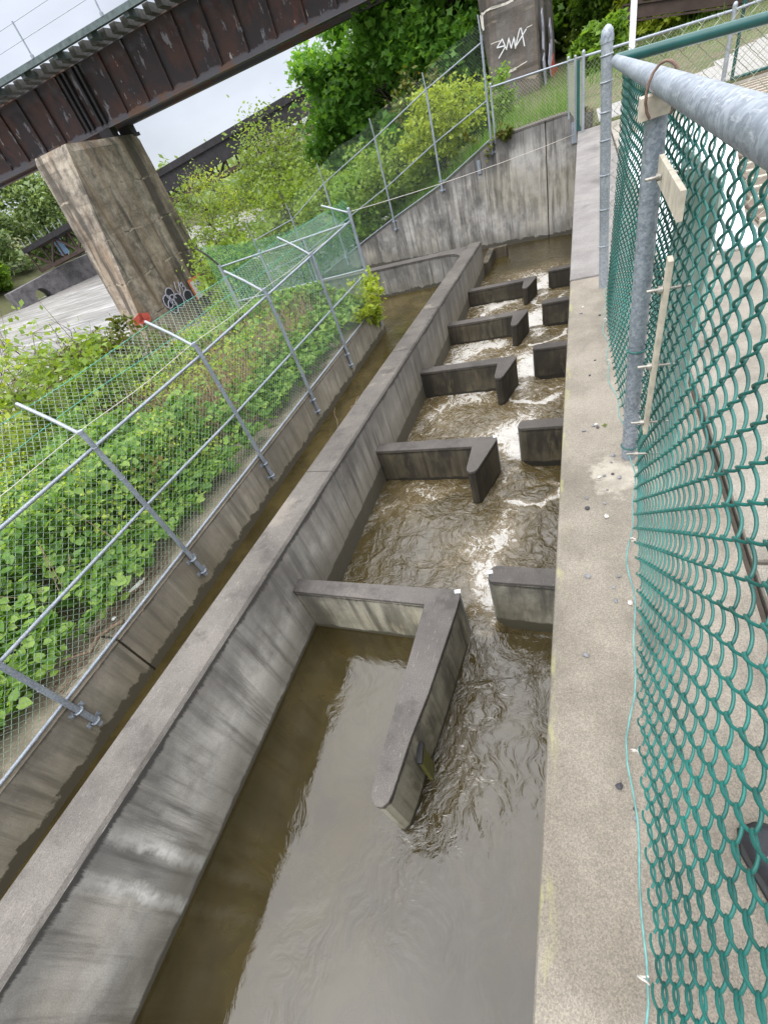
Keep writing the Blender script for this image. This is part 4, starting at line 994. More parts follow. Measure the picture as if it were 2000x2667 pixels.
def quad1(u0, u1, z0, z1, off, th): 
    b = MB(); b.obox(O1 + U1*(u0+u1)/2 + N1*off + np.array([0, 0, (z0+z1)/2]), U1, (0,0,1), N1, u1-u0, z1-z0, th); return b
quad1(4.80, 6.26, -3.45, -2.36, .085, .012).build('border', M['sprayo'], g2_)
quad1(4.95, 6.10, -3.45, -2.50, .093, .012).build('white_field', M['spray'], g2_)
b = MB(); stroke(b, [(5.2,-2.75),(5.45,-3.0),(5.5,-2.8),(5.62,-2.66),(5.78,-2.7),(5.8,-2.9),(5.6,-3.2),(5.45,-3.0)], .04, O1, U1, (0,0,1), N1, .105); stroke(b, circ(5.55, -2.95, .12, .12), .035, O1, U1, (0,0,1), N1, .105); stroke(b, [(5.9,-2.7),(5.92,-3.3)], .035, O1, U1, (0,0,1), N1, .105)
b.build('scribble', M['sprayk'], g2_)
b = MB(); stroke(b, [(-.85,-2.62),(-.3,-2.55),(.2,-2.7)], .34, O1, U1, (0,0,1), N1, .1); stroke(b, [(-.5,-2.75),(.1,-2.85)], .2, O1, U1, (0,0,1), N1, .1)
tag(b.build('graffiti', M['sprayr']), 'red paint splash at the near foot corner of the tan pier', 'graffiti')

# ---- distant deck truss bridge
TA, TB = np.array([-85., 62, 2.75]), np.array([-8., 68, 8.2])
tu = (TB-TA)/np.linalg.norm(TB-TA); tn = np.array([-tu[1], tu[0], 0]); tn /= np.linalg.norm(tn); LT = np.linalg.norm(TB-TA)
tb = thing('truss_bridge', 'dark deck truss bridge with pale railing posts far behind the trees', 'bridge', tuple((TA+TB)/2))
b = MB(); b.obox((TA+TB)/2 - np.array([0, 0, .35]), tu, tn, (0,0,1), LT, 4.5, .7); b.build('deck', M['darksteel'], tb)
for nn in (-1.6, 1.6):
    b = MB(); DZ = 3.3
    b.obox((TA+TB)/2 + tn*nn - np.array([0, 0, DZ+.3]), tu, tn, (0,0,1), LT, .4, .5)
    np_ = 22
    for i in range(np_):
        s0, s1 = i*LT/np_, (i+1)*LT/np_
        a_ = TA + tu*s0 + tn*nn - np.array([0,0,.6]); c_ = TA + tu*s1 + tn*nn - np.array([0,0,DZ+.2])
        if i % 2: a_, c_ = TA + tu*s0 + tn*nn - np.array([0,0,DZ+.2]), TA + tu*s1 + tn*nn - np.array([0,0,.6])
        d = c_-a_; b.obox((a_+c_)/2, d, tn, np.cross(d, tn), np.linalg.norm(d), .25, .3)
        a2_ = TA + tu*s0 + tn*nn; b.obox(a2_ - np.array([0,0,DZ/2+.4]), (0,0,1), tn, tu, DZ-.2, .2, .22)
    b.build('truss', M['brownsteel'], tb)
b = MB(); b.obox(TA + tu*(LT*.64) - tn*1.9 - np.array([0, 0, 1.35]), tu, tn, (0,0,1), LT*.72, .2, 2.3); b.build('plate_girder', M['darksteel'], tb)
for i in range(16):
    b = MB(); b.obox(TA + tu*(1+i*1.65) - tn*2.1 + np.array([0, 0, .45]), (0,0,1), tn, tu, .9, .09, .09); b.build('railing_post', M['galvd'], tb)
b = MB(); b.obox(TA + tu*13 - tn*2.1 + np.array([0, 0, .55]), tu, tn, (0,0,1), 26, .05, .05); b.build('handrail', M['darksteel'], tb)
# stone abutment on the far shore with an arch
sa = thing('stone_wall', 'grey stone abutment wall with a small dark arch on the far river shore', 'wall', (-83, 60, -4.6))
W0, W1 = np.array([-83.2, 52.0, 0]), np.array([-79.0, 72.0, 0]); wu = (W1-W0)/np.linalg.norm(W1-W0); wn = np.array([wu[1], -wu[0], 0]); LW = np.linalg.norm(W1-W0)
b = MB(); prof = [(0, -6), (3.0, -6), (3.0, -4.2)] + [(4.3-1.3*math.cos(a), -4.2+1.5*math.sin(a)) for a in np.linspace(0, math.pi, 9)[1:-1]] + [(5.6, -4.2), (5.6, -6), (LW, -6), (LW, -.9), (LW*.5, -1.1), (0, -1.8)]
n = len(prof); v = [W0 + wu*s + np.array([0,0,z]) for s, z in prof] + [W0 + wu*s - wn*2.5 + np.array([0,0,z]) for s, z in prof]
b.add(v, [tuple(range(n)), tuple(range(n, 2*n))[::-1]] + [(i, n+i, n+(i+1) % n, (i+1) % n) for i in range(n)]); 
M['stonewall'] = concrete('abutment stone', (.075,.07,.075), (.17,.16,.165), .2, speck=.2, grain=3)
b.build('masonry', M['stonewall'], sa)
b = MB(); b.obox((-80, 63, 1.2), (0,1,0), (0,0,1), (1,.2,0), 1.6, 2.2, .08); tag(b.build('sign_board', M['signblue']), 'small pale blue sign under the far truss bridge', 'sign')

# ---- rusty steel frame low behind the right hand fences
rf = thing('steel_frame', 'rusty brown steel bridge frame low behind the fences at upper right', 'frame', (3.75, 24, .5))
FD = np.array([.98, 0, -.199]); FN = np.array([0, 1., 0]); FC = np.array([3.75, 24.0, 1.02]); FW = np.cross(FN, FD)*-1
b = MB(); b.obox(FC, FD, FW, FN, 5.2, .34, .3); b.obox(FC - FW*.22, FD, FW, FN, 5.0, .05, .42); b.obox(FC + FW*.17, FD, FW, FN, 5.2, .04, .4); b.build('chord', M['brownsteel'], rf)
for u in (-2.1, -1.45, -.5):
    b = MB(); p = FC + FD*u; b.obox(p + FW*.85, FW, FD, FN, 1.6, .16, .22); b.build('web_post', M['brownsteel'], rf)
    b = MB(); d_ = FD*.32 + FW; b.obox(p + FD*.28 + FW*.85, d_, np.cross(d_, FN), FN, 1.6, .10, .14); b.build('brace', M['brownsteel'], rf)
b = MB(); b.obox(FC + FD*1.3 + FW*.9, FD, FW, FN, 2.6, 1.6, .1); b.build('gusset', M['brownsteel'], rf)
b = MB(); b.obox(FC + FW*1.7, FD, FW, FN, 5.4, .22, .3); b.build('upper_chord', M['brownsteel'], rf)
wp = thing('pole', 'slim white pole rising behind the green rail', 'pole', (.55, 8.2, 0))
b = MB(); b.tube([(.555, 8.2, 0), (.50, 8.2, 4.5)], .035, 12); b.build('shaft', M['white'], wp); b = MB(); b.tube([(.555, 8.2, 0), (.555, 8.2, .04)], .09, 12); b.build('base_plate', M['galvd'], wp)

# ---- white strip and steps behind the green fence
b = MB(); P = [(.50, 3.62), (1.05, 3.60), (1.06, 4.22), (1.34, 5.93), (1.50, 6.87), (1.75, 9.2), (.52, 9.4)]
b.prism(P, -.02, .012); tag(b.build('white_sheet', M['white'], bevel=.003), 'flaking white sheet laid along the pavement behind the green fence', 'sheet')
sp_ = thing('steps', 'wide brown steps with pale nosings at the right edge behind the fences', 'steps', (2.6, 6.5, 0))
for i in range(26):
    y = 3.95 + i*.27; xl = float(np.interp(y, [3.6, 4.22, 5.93, 6.87, 9.2, 12], [1.07, 1.1, 1.38, 1.54, 1.80, 2.0]))
    b = MB(); z = .012 + .0*i; b.box(xl, 5.5, y, y+.255, -.02, .03); o = b.build('tread', M['step'], sp_)
    b2 = MB(); b2.box(xl-.003, 5.5, y-.012, y+.032, -.02, .038); b2.build('nosing', M['stepedge'], o)

# ---- photographer's foot below the fence
sh = thing('person', 'person behind the fence showing one black shoe with grey toe and dark trousers', 'person', (.40, .2, 0))
def loft(b, secs, n=16):
    V = []
    for (c, rx, rz) in secs:
        for a in np.arange(n)*2*math.pi/n:
            V.append((c[0] + rx*math.cos(a)*c[3] , c[1] + rx*math.cos(a)*c[4], c[2] + rz*math.sin(a)))
    m = len(secs); F = [(i*n+j, i*n+(j+1) % n, (i+1)*n+(j+1) % n, (i+1)*n+j) for i in range(m-1) for j in range(n)]
    F += [tuple(range(n))[::-1], tuple((m-1)*n+j for j in range(n))]
    b.add(V, F, smooth=True)
dx, dy = -.52, .854                                     # toe direction
px_, py_ = dy, -dx
def sec(t_, z, rx, rz): return ((.466 + dx*t_, .075 + dy*t_, z, px_, py_), rx, rz)
b = MB(); loft(b, [sec(-.02, .05, .028, .04), sec(0, .055, .036, .05), sec(.06, .06, .04, .055), sec(.13, .055, .043, .05), sec(.20, .045, .048, .038), sec(.25, .038, .046, .030), sec(.285, .033, .036, .024), sec(.30, .03, .018, .014)])
b.build('shoe', M['shoe'], sh)
b = MB(); loft(b, [sec(.165, .078, .026, .012), sec(.20, .077, .033, .012), sec(.24, .064, .031, .010), sec(.265, .052, .022, .008)]); b.build('toe_cap', M['shoetoe'], sh)
b = MB(); loft(b, [sec(-.03, .008, .032, .009), sec(.0, .008, .042, .009), sec(.10, .008, .046, .009), sec(.20, .008, .054, .009), sec(.27, .008, .045, .009), sec(.305, .008, .020, .008)]); b.build('sole', M['blackp'], sh)
b = MB(); b.tube([(.461, .085, .07), (.467, .08, .2), (.47, .06, .5), (.49, .02, .85)], [.055, .06, .075, .09], 16); b.build('trouser_leg', M['denim'], sh)
# ================================================================== VEGETATION
def unit(v): return v/(np.linalg.norm(v, axis=-1, keepdims=True)+1e-9)
DIAMOND = np.array([(0, -1), (.62, -.1), (0, 1.1), (-.62, -.1)])
HEART = np.array([(0, -.75), (.55, -.85), (.85, -.3), (.62, .4), (0, 1.15), (-.62, .4), (-.85, -.3), (-.55, -.85)])
LOBE = np.array([(0, -1), (.35, -.3), (.95, -.1), (.5, .3), (0, 1.2), (-.5, .3), (-.95, -.1), (-.35, -.3)])
def leaves(C_, size, upb=.5, shape=DIAMOND, fold=.0, outw=None):
    N = len(C_); nrm = rng.normal(size=(N, 3)); nrm[:, 2] = abs(nrm[:, 2])*1.0 + upb
    if outw is not None: nrm += outw
    nrm = unit(nrm); t_ = unit(np.cross(nrm, rng.normal(size=(N, 3)))); s_ = np.cross(nrm, t_)
    sz = (size*rng.uniform(.6, 1.35, N))[:, None, None]
    sh_ = shape[None]
    V = C_[:, None] + sz*(sh_[..., 0:1]*s_[:, None] + sh_[..., 1:2]*t_[:, None]) + sz*fold*abs(sh_[..., 0:1])*nrm[:, None]
    return V.reshape(-1, 3), len(shape)
def limb(b, p, q, r0, r1, wob=.12, n=6, sides=7):
    p, q = np.array(p, float), np.array(q, float); L = np.linalg.norm(q-p); P = []
    for i in range(n+1):
        t_ = i/n; o_ = rng.normal(size=3)*wob*L*.25*(math.sin(math.pi*t_)); P.append(p + (q-p)*t_ + o_)
    b.tube(P, np.linspace(r0, r1, n+1), sides, cap=False); return P
def tree(name, label, loc, h, rad, nclump, per, lsize, lmat, barkm='bark', base_r=.15, crown0=.35, clump_r=.25, group=None, lean=(0, 0), shape=DIAMOND, twigs=True, cat='tree', flat=1., stems=1):
    x, y = loc[:2]; z = loc[2] if len(loc) > 2 else float(terrain(x, y)) - .05
    root = thing(name, label, cat, (x, y, z), group)
    b = MB(); tops = []; L = []
    base = np.array([x, y, z])
    for si in range(stems):
        top = base + np.array([lean[0]*h + rng.normal()*.12*h*(stems > 1), lean[1]*h + rng.normal()*.12*h*(stems > 1), h*(.8 if stems == 1 else rng.uniform(.6, .85))])
        tr = limb(b, base + (rng.normal(size=3)*np.array([.1, .1, 0])*base_r*4 if stems > 1 else 0), top, base_r/math.sqrt(stems), base_r*.15, .10, 8, 8)
        for i in range(nclump//stems):
            t_ = rng.uniform(crown0, 1.0); k = min(len(tr)-1, int(t_*8)); p0 = np.array(tr[k])
            th = rng.uniform(0, 2*math.pi); ph = rng.uniform(-.25, .9)
            prof = math.sqrt(max(.05, 1-((t_-crown0)/(1-crown0)*1.55-.6)**2*.8))
            rr = rad*prof*rng.uniform(.45, 1.0)
            q = p0 + np.array([math.cos(th)*rr, math.sin(th)*rr, ph*rr*.8*flat + rng.normal()*.05*h])
            limb(b, p0, q, max(.012, base_r*.32*(1.1-t_)), .006, .15, 4, 5)
            m = int(per*rng.uniform(.6, 1.4)); cr = clump_r*h*rng.uniform(.6, 1.3)
            c = q + rng.normal(size=(m, 3))*cr*np.array([.5, .5, .34*flat])
            if twigs:
                for _ in range(4):
                    limb(b, q, q + rng.normal(size=3)*cr*.6, .008, .003, .1, 3, 3)
            L.append(c)
    b.build('trunk', M[barkm], root)
    C_ = np.concatenate(L); C_[:, 2] = np.maximum(C_[:, 2], z + .15)
    V, k = leaves(C_, lsize, .5, shape); fast_mesh('crown', V, k, M[lmat], root)
    return root
# big dark maple beyond the back fence, and its neighbours
tree('maple_tree', 'big dense dark green tree under the girder bridge beyond the back fence', (-9.3, 32), 8.2, 5.4, 150, 330, .17, 'maple', base_r=.28, crown0=.10, clump_r=.13, shape=LOBE)
tree('maple_tree', 'dark green tree trunk and crown close beside the left edge of the grey pier', (-5.4, 30), 9.5, 3.6, 90, 260, .15, 'maple', base_r=.22, crown0=.12, clump_r=.11, shape=LOBE)
tree('maple_tree', 'deep green tree standing behind the grey pier at upper middle', (-3.5, 36), 10, 4.5, 80, 240, .18, 'midleaf', base_r=.22, crown0=.1, clump_r=.12)
tree('shrub', 'bright yellow green bush climbing over the back fence near its tall posts', (-4.0, 17.2), 2.7, 1.15, 56, 100, .055, 'yellowleaf', base_r=.05, crown0=.25, clump_r=.13, cat='bush', stems=4)
tree('shrub', 'light green bush filling the fence just left of the yellow bush', (-5.6, 17.6), 2.6, 1.5, 60, 120, .06, 'freshleaf', base_r=.05, crown0=.15, clump_r=.15, cat='bush', stems=4)
tree('shrub', 'mid green bush at the foot of the back fence left of the tan stained wall', (-7.3, 18.2), 2.6, 1.6, 64, 130, .07, 'midleaf', base_r=.05, crown0=.1, clump_r=.16, cat='bush', stems=5)
tree('shrub', 'small dark bush between the yellow bush and the grey pier', (-2.9, 18.6), 1.9, .9, 36, 100, .06, 'midleaf', base_r=.04, crown0=.1, clump_r=.15, cat='bush', stems=4)
tree('shrub', 'reddish leaved sapling sprouting in front of the big dark tree', (-5.3, 21), 4.0, 1.2, 26, 26, .085, 'redleaf', base_r=.04, crown0=.3, clump_r=.08, cat='sapling')
tree('shrub', 'wide light green thicket right of the truss bridge below the dark tree', (-9.5, 20.5), 3.4, 2.1, 60, 120, .08, 'freshleaf', base_r=.06, crown0=.1, clump_r=.13, cat='bush', stems=5)
tree('shrub', 'pale brown twiggy bush below the big dark tree', (-12.5, 27), 4.6, 1.9, 60, 14, .07, 'redleaf', 'barkpale', base_r=.06, crown0=.2, clump_r=.14, cat='bush', stems=6)
fresh = [((-17.5, 30), 6.0, 2.3, 'tallest light green young tree in front of the far truss bridge'), ((-20.5, 27), 4.6, 1.9, 'light green young tree just right of the tan pier'),
         ((-14.5, 24.5), 3.9, 1.8, 'crooked dark stemmed young tree with thin yellow green leaves above the gravel bar'), ((-17.0, 22), 3.3, 1.5, 'low fresh green sapling by the tan pier foot behind the corner post'),
         ((-12.0, 21), 3.2, 1.6, 'fresh green sapling close behind the lower back fence posts'), ((-23.5, 33), 5.4, 2.2, 'pale yellow green tree behind the tan pier'), ((-19.0, 34), 6.6, 2.6, 'broad light green tree hiding the middle of the far truss bridge'), ((-15.5, 27.5), 5.2, 2.2, 'leaning fresh green tree beside the big dark tree'), ((-14.5, 18.5), 2.9, 1.5, 'low yellow green bush on the gravel bar behind the cross fence')]
for i, (p, h, r_, lb) in enumerate(fresh):
    tree('young_tree', lb, p, h*1.6, r_*1.25, 70, 36, .10, 'freshleaf' if i != 5 else 'yellowleaf', base_r=.09, crown0=.22, clump_r=.11, group='young light green trees on the gravel bar', lean=(.06*(-1)**i, 0))
tree('young_tree', 'slender nearly bare tree against the sky right of the tan pier top', (-25.0, 32), 9.6, 1.6, 40, 12, .09, 'freshleaf', 'barkpale', base_r=.08, crown0=.45, clump_r=.07)
tree('young_tree', 'tall bare twiggy tree against the sky left of the dark tree', (-17.0, 40), 10.5, 3.0, 70, 6, .08, 'redleaf', 'barkpale', base_r=.12, crown0=.3, clump_r=.1)
# right hand hillside shrubs
rt = [((9.0, 22.5), 2.2, 1.5, 'freshleaf', 'low weedy bush at the right end of the rusty frame'), ((8.5, 29), 4.5, 2.6, 'freshleaf', 'yellow green bush below the steel frame'), ((4.5, 27.0), 2.6, 1.8, 'yellowleaf', 'low bright bush just behind the rusty steel frame'), ((12.5, 27.5), 3.5, 2.4, 'midleaf', 'green bush right under the end of the steel frame'), ((.5, 22.0), 1.3, .8, 'midleaf', 'weedy clump at the brown side of the grey pier'),
      ((1.9, 30.5), 4.2, 1.7, 'midleaf', 'green bush right behind the grey pier'), ((3.0, 28.0), 3.6, 1.6, 'yellowleaf', 'yellow green bush behind the domed corner post'), ((3.6, 31), 5.0, 2.2, 'midleaf', 'dark green bush left of the white pole'),
      ((6.5, 34), 5.5, 2.8, 'freshleaf', 'tall light green tree right of the white pole'), ((1.0, 35), 6.5, 2.8, 'freshleaf', 'yellow green tree at the top edge right of the grey pier'), ((11, 31), 5.0, 2.6, 'midleaf', 'green bush at the far upper right corner'), ((4.8, 38), 7.5, 3.2, 'midleaf', 'large green tree behind the rusty steel frame')]
for p, h, r_, lm, lb in rt:
    tree('hillside_bush', lb, p, h, r_, 60, 150, .12, lm, base_r=.08, crown0=.08, clump_r=.15, group='bushes on the slope behind the fences', cat='bush', stems=3)
# far shore trees
fl = [((-96, 52), 11, 4.5, 'farleaf', 'rounded pale green tree on the far shore behind the stone wall'), ((-99, 64), 15, 5.5, 'farleaf', 'tall pale green tree on the far shore left of the tan pier'), ((-93, 47), 7.0, 3.6, 'midleaf', 'dark green tree at the left edge on the far shore'),
      ((-92, 56), 6, 2.8, 'midleaf', 'low dark tree in front of the far truss bridge end'), ((-98, 76), 17, 6, 'farleaf', 'hazy tall tree just beside the tan pier edge'), ((-105, 58), 9, 4, 'farleaf', 'hazy low tree farthest left on the shore')]
for p, h, r_, lm, lb in fl:
    tree('shore_tree', lb, p, h, r_, 70, 120, .42, lm, base_r=.3, crown0=.12, clump_r=.13, group='trees on the far river shore', twigs=False)
# far wood that reads as one mass
pts = []
for i in range(150):
    x = rng.uniform(-110, 70); y = rng.uniform(95, 150); z0 = float(terrain(x, y)); h = rng.uniform(5, 9)
    m = 170; c = np.array([x, y, z0+h*.5]) + rng.normal(size=(m, 3))*np.array([2.6, 2.6, h*.26]); pts.append(c)
V, k = leaves(np.concatenate(pts), .75, .4); tag(fast_mesh('far_wood', V, k, M['farleaf']), kind='stuff')
# shrubs on the bank outside the left fence
bs = [((-10.5, 3.2), 2.9, 1.5, 'yellowleaf', 'yellow green feathery shrub at the left edge outside the fence'), ((-11.8, 5.6), 3.0, 1.5, 'freshleaf', 'light green shrub over the river beside the yellow shrub'), ((-10.0, 7.4), 2.3, 1.2, 'redleaf', 'olive and rust leaved shrub in front of the river below the tan pier'),
      ((-12.6, 9.4), 2.7, 1.3, 'redleaf', 'rusty leaved sapling against the foot of the tan pier'), ((-11.2, 11.0), 2.3, 1.2, 'freshleaf', 'light green shrub under the graffiti panel'), ((-9.6, 1.0), 2.2, 1.2, 'freshleaf', 'pale green shrub lowest at the left picture edge')]
bs += [((-14.5, 13.0), 2.9, 1.6, 'yellowleaf', 'yellow green shrub growing before the near foot of the tan pier'), ((-13.0, 14.8), 2.6, 1.5, 'freshleaf', 'light green shrub right of the graffiti behind the corner post'), ((-12.5, 1.0), 3.0, 1.8, 'yellowleaf', 'pale yellow shrub over the river at the far left edge'),
       ((-13.8, 7.8), 2.9, 1.6, 'yellowleaf', 'bright yellow green shrub in the middle of the river bank'), ((-9.2, 5.4), 2.0, 1.2, 'freshleaf', 'low bright shrub just outside the fence arms'), ((-9.4, 9.6), 2.1, 1.2, 'midleaf', 'mid green shrub behind the angled corner arm')]
for i, (p, h, r_, lm, lb) in enumerate(bs):
    tree('bank_shrub', lb, p, h*(1.45 if p[1] < 6.5 else 1.2 if p[1] < 8 else .72), r_*(1.1 if p[1] < 8 else .85), 62, 80 if i != 1 else 46, .07, lm, 'barkpale', base_r=.05, crown0=.2, clump_r=.15, group='shrubs between the left fence and the river', cat='shrub', stems=5)
for i, (p, h, lb) in enumerate((((-14.5, 6.5), 4.2, 'bare thin twigs with few leaves rising against the pale river'), ((-13.2, 3.6), 3.6, 'leafless branching stems at the far left against the river'), ((-15.5, 10), 4.6, 'sparse sapling with opening buds in front of the tan pier'))):
    tree('sapling', lb, p, h*1.25, 1.6, 40, 9, .06, 'yellowleaf', 'bark', base_r=.05, crown0=.25, clump_r=.13, cat='sapling', stems=3)
# knotweed bank: dense heart shaped leaves, too many to count
N = 52000
x = rng.uniform(-9.6, -4.28, N); y = rng.uniform(-2.6, 9.3, N)
edge_ = np.interp(y, [-2, 0, .6, 1.2, 2.5, 4.2, 9], [-4.46, -4.44, -4.45, -4.36, -4.38, -4.27, -4.24])
hgt = .26 + .85*sstep(0, 1.1, edge_ - x)*(.55 + .8*fbm(x*1.1, y*1.1, 41, 3))
keep = rng.uniform(0, 1, N) < np.where((y > 4.6) & (y < 8.6) & (x < -5.0) & (x > -8.2), .08 + .6*(fbm(x*.9, y*.9, 60, 2) > .52), 1.0)
keep &= (fbm(x*1.7, y*1.7, 66, 3) > .22) & (x < edge_ + .08*rng.normal(size=N))
x, y, hgt = x[keep], y[keep], hgt[keep]
zg = np.array([float(terrain(a, c)) for a, c in zip(x, y)]); zg = np.where(x > -4.75, -1.72, zg)
zz = zg + hgt*(1 - rng.power(2.2, len(x))*0 - rng.exponential(.22, len(x)).clip(0, .95))
V, k = leaves(np.stack([x, y, zz], -1), .050, 1.1, HEART, .22, np.array([.25, -.15, 0]))
tag(fast_mesh('knotweed', V, k, M['knot']), kind='stuff')
N = 30000; x = rng.uniform(-9.4, -4.35, N); y = rng.uniform(-2.4, 9.3, N)
sel = (fbm(x*.8+3, y*.8, 91, 3) > .52) & (x < -4.5); x, y = x[sel], y[sel]
zg = np.array([float(terrain(a, c)) for a, c in zip(x, y)]); zg = np.where(x > -4.75, -1.72, zg)
zz = zg + .25 + .85*sstep(0, 1.0, -4.45 - x)*rng.uniform(.55, 1.25, len(x))
V, k = leaves(np.stack([x, y, zz], -1), .026, .8, LOBE, .15); tag(fast_mesh('bank_weeds', V, k, M['yellowleaf']), kind='stuff')
N = 1500; x = rng.uniform(-9, -4.5, N); y = rng.uniform(-2, 9.2, N); zg = np.array([float(terrain(a, c)) for a, c in zip(x, y)])
V, k = leaves(np.stack([x, y, zg + rng.uniform(.2, .95, N)], -1), .035, .6, HEART, .3); tag(fast_mesh('dead_leaves', V, k, M['redleaf']), kind='stuff')
b = MB()
for i in range(2300):
    sx_, sy_ = (rng.uniform(-8.4, -4.9), rng.uniform(4.4, 9.2)) if i < 1850 else (rng.uniform(-9.3, -4.75), rng.uniform(-2.4, 9.2))
    zz_ = float(terrain(sx_, sy_)); hh = rng.uniform(.4, 1.25)
    b.tube([(sx_, sy_, zz_-.05), (sx_+rng.normal()*.05, sy_+rng.normal()*.05, zz_+hh*.5), (sx_+rng.normal()*.16, sy_+rng.normal()*.16, zz_+hh)], [.006, .005, .003], 3, cap=False)
tag(b.build('dry_stalks', M['stem']), kind='stuff')
# grass on the ground behind the back wall
N = 3500; x = rng.uniform(-6, 2.2, N); y = 14.9 - .2387*(x+.25) + rng.exponential(1.6, N) + .35
x2 = rng.uniform(-5, 14, 5000); y2 = rng.uniform(15.5, 27, 5000); x = np.concatenate([x, x2]); y = np.concatenate([y, y2])
kp = ~((x > .0) & (y < 18)) ; x, y = x[kp], y[kp]
zg = np.array([float(terrain(a, c)) for a, c in zip(x, y)]); n_ = len(x)
d = rng.normal(size=(n_, 2))*.06; w = rng.uniform(.006, .014, n_); hh = rng.uniform(.08, .5, n_)*(.5+fbm(x*2, y*2, 5, 2)); a_ = rng.uniform(0, math.pi, n_)
V = np.stack([np.stack([x - w*np.cos(a_), y - w*np.sin(a_), zg-.02], -1), np.stack([x + w*np.cos(a_), y + w*np.sin(a_), zg-.02], -1), np.stack([x+d[:, 0], y+d[:, 1], zg+hh], -1)], 1).reshape(-1, 3)
tag(fast_mesh('grass', V, 3, M['grass']), kind='stuff')
# vine on the end of the left wall
vn = thing('vine', 'leafy yellow green vine spilling over the end of the left wall by the end post', 'vine', (-4.2, 9.4, -1.9))
b = MB(); C_ = []
for i in range(16):
    p = np.array([-4.3+rng.normal()*.12, 8.6+rng.uniform(0, 1.0), -1.68]); q = p + np.array([rng.uniform(-.15, .4), rng.normal()*.25, rng.uniform(-.35, .75)])
    P = limb(b, p, q, .008, .004, .3, 5, 4); P = np.array(P); C_.append(np.repeat(P[1:], 15, 0) + rng.normal(size=(75, 3))*.06)
b.build('stem', M['stem'], vn); V, k = leaves(np.concatenate(C_), .045, .6, HEART, .2); fast_mesh('foliage', V, k, M['yellowleaf'], vn)
v2 = thing('vine', 'small orange tinged creeper hanging at the top of the back wall beside the tallest post', 'vine', (-1.9, 14.95, -.1))
b = MB(); C_ = []
for i in range(7):
    p = np.array([*bwp(-1.9+rng.normal()*.25, -.03), .08]); q = p + np.array([rng.normal()*.2, -.06, rng.uniform(-.35, .35)]); P = np.array(limb(b, p, q, .006, .003, .3, 5, 4)); C_.append(np.repeat(P[1:], 7, 0) + rng.normal(size=(35, 3))*.05)
b.build('stem', M['stem'], v2); V, k = leaves(np.concatenate(C_), .05, .5, LOBE); fast_mesh('foliage', V, k, M['redleaf'], v2)
sm = thing('sprig', 'brownish compound leaf sprig poking through the left fence by the second post', 'plant', (-4.05, 2.6, -1.0))
b = MB(); P = np.array(limb(b, (-4.35, 2.55, -1.2), (-4.02, 2.62, -.62), .006, .003, .2, 6, 4)); b.build('stem', M['stem'], sm)
C_ = np.repeat(P[2:], 9, 0) + rng.normal(size=(45, 3))*.05; V, k = leaves(C_, .032, .6); fast_mesh('leaf_cluster', V, k, M['redleaf'], sm)

# ================================================================== LITTER
def pebble(name, p, r, mat, label, group=None):
    b = MB(); b.ball(p, r, 1, (1, rng.uniform(.6, .95), rng.uniform(.4, .6)), .22); o = b.build(name, mat); o.rotation_euler[2] = rng.uniform(0, 6); tag(o, label, 'pebble', group); return o
for i in range(46):
    y = rng.choice([rng.uniform(.1, 1.6), rng.uniform(1.5, 3.4), rng.uniform(1.2, 2.4)]); x = rng.uniform(.0, .40); r_ = rng.uniform(.005, .0105)
    kk = rng.choice(['stone', 'stone', 'stoned', 'stonew'])
    pebble('pebble', (x if x < .13 or y > 1.5 else x*.35, y, r_*.4), r_, M[kk], {'stone': 'small grey pebble lying loose on the tan coping', 'stoned': 'small dark pebble lying loose on the tan coping', 'stonew': 'small white pebble lying loose on the tan coping'}[kk],
           {'stone': 'loose grey pebbles on the coping', 'stoned': 'loose dark pebbles on the coping', 'stonew': 'loose white pebbles on the coping'}[kk])
dl = MB(); P = np.array([.10, 1.75, .005]); V, k = leaves(np.array([P]), .012, 2., LOBE); tag(fast_mesh('dead_leaf', V, k, M['redleaf']), 'curled brown dead leaf at the foot of the fence mesh', 'leaf')
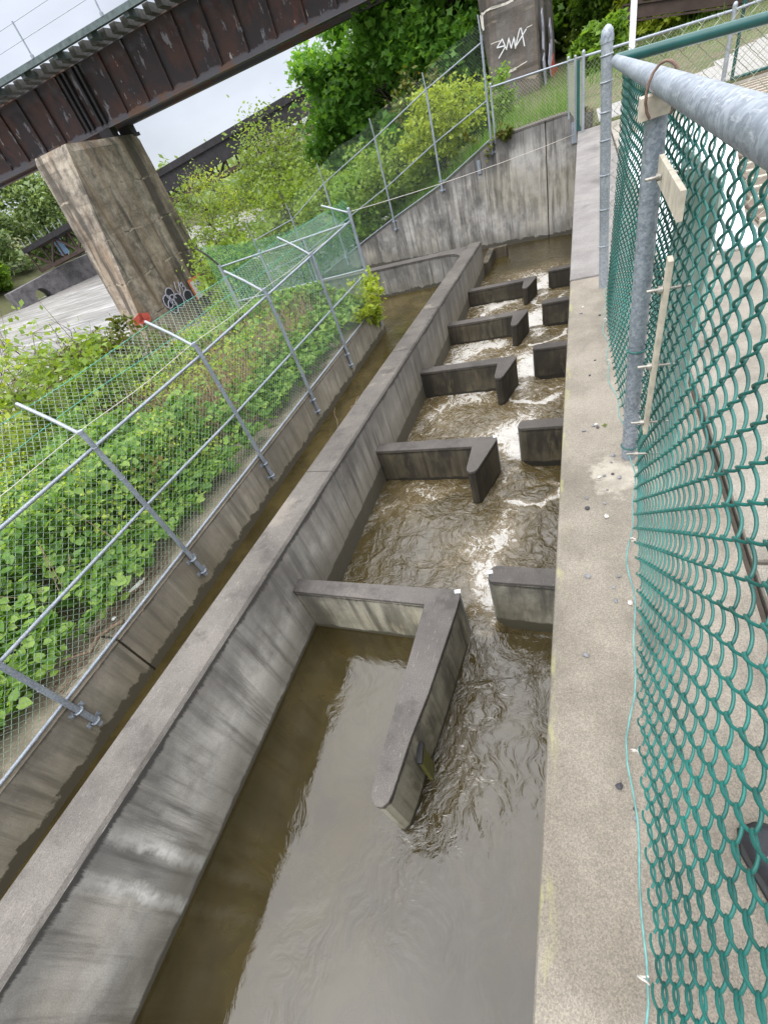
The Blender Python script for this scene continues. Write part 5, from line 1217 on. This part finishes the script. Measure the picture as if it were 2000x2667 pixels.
# driftwood wedged along the left wall
for i, (p, q, r_, lb) in enumerate((((-4.16, 1.30, -1.66), (-4.62, .55, -1.68), .022, 'thick brown driftwood stick lying across the bottom rail of the left fence'), ((-4.35, 1.75, -1.69), (-4.55, .75, -1.69), .014, 'thin dark stick on top of the left wall behind the rail'),
                                    ((-4.33, 2.0, -1.69), (-4.42, 1.2, -1.68), .018, 'bent brown twig beside the white bottle on the left wall'), ((-4.5, .2, -1.68), (-4.75, -.5, -1.66), .012, 'pale root curling along the left wall edge near the picture edge'))):
    b = MB(); limb(b, p, q, r_, r_*.5, .18, 7, 7); tag(b.build('driftwood', M['wood'] if i < 3 else M['barkpale']), lb, 'stick')
b = MB()
for i in range(260):
    y = rng.uniform(.4, 2.1) if i < 170 else rng.uniform(5.6, 8.6); x = -4.38 - .12*rng.normal() if i < 170 else -4.2-.1*abs(rng.normal()); a = rng.normal()*.5
    L_ = rng.uniform(.05, .22); b.tube([(x, y, -1.70+rng.uniform(0, .03)), (x+L_*math.sin(a)*.6, y+L_*math.cos(a), -1.70+rng.uniform(0, .06))], rng.uniform(.002, .006), 4, cap=False)
tag(b.build('twig_litter', M['wood']), kind='stuff')
bt = thing('bottle', 'small white plastic bottle lying in the twigs on the left wall', 'bottle', (-4.4, 1.72, -1.70))
b = MB(); b.tube([(-4.42, 1.60, -1.675), (-4.41, 1.62, -1.675), (-4.38, 1.78, -1.675), (-4.375, 1.80, -1.675)], [.012, .026, .026, .012], 12); b.build('body', M['plastic'], bt)
b = MB(); b.tube([(-4.375, 1.80, -1.675), (-4.37, 1.83, -1.675)], .011, 10); b.build('cap', M['white'], bt)
b = MB(); b.ball((-4.36, 1.32, -1.685), .028, 2, (1, 1, .5)); tag(b.build('lid', M['plastic']), 'round white lid in the twigs by the joint of the left wall', 'lid')
b = MB(); b.ball((-4.27, -.16, -1.66), .05, 2, (1, .75, .9), .06); tag(b.build('float', M['orange']), 'orange float stuck behind the rail at the lower left edge', 'float')
b = MB(); b.ball((-4.62, 6.3, -1.62), .04, 2, (1, .6, .5), .2); tag(b.build('wrapper', M['bluep']), 'crumpled blue wrapper on the left wall near the fifth post', 'litter')
b = MB(); limb(b, (-3.75, 5.2, -2.32), (-3.55, 6.3, -2.15), .008, .004, .25, 8, 5); limb(b, (-3.7, 5.5, -2.28), (-3.85, 5.9, -2.1), .005, .003, .2, 5, 4); tag(b.build('branch', M['barkpale']), 'thin pale branch sticking out of the side channel water', 'branch')
b = MB(); limb(b, (-2.325, 5.0, -2.05), (-2.31, 5.06, -1.98), .006, .003, .2, 4, 4)
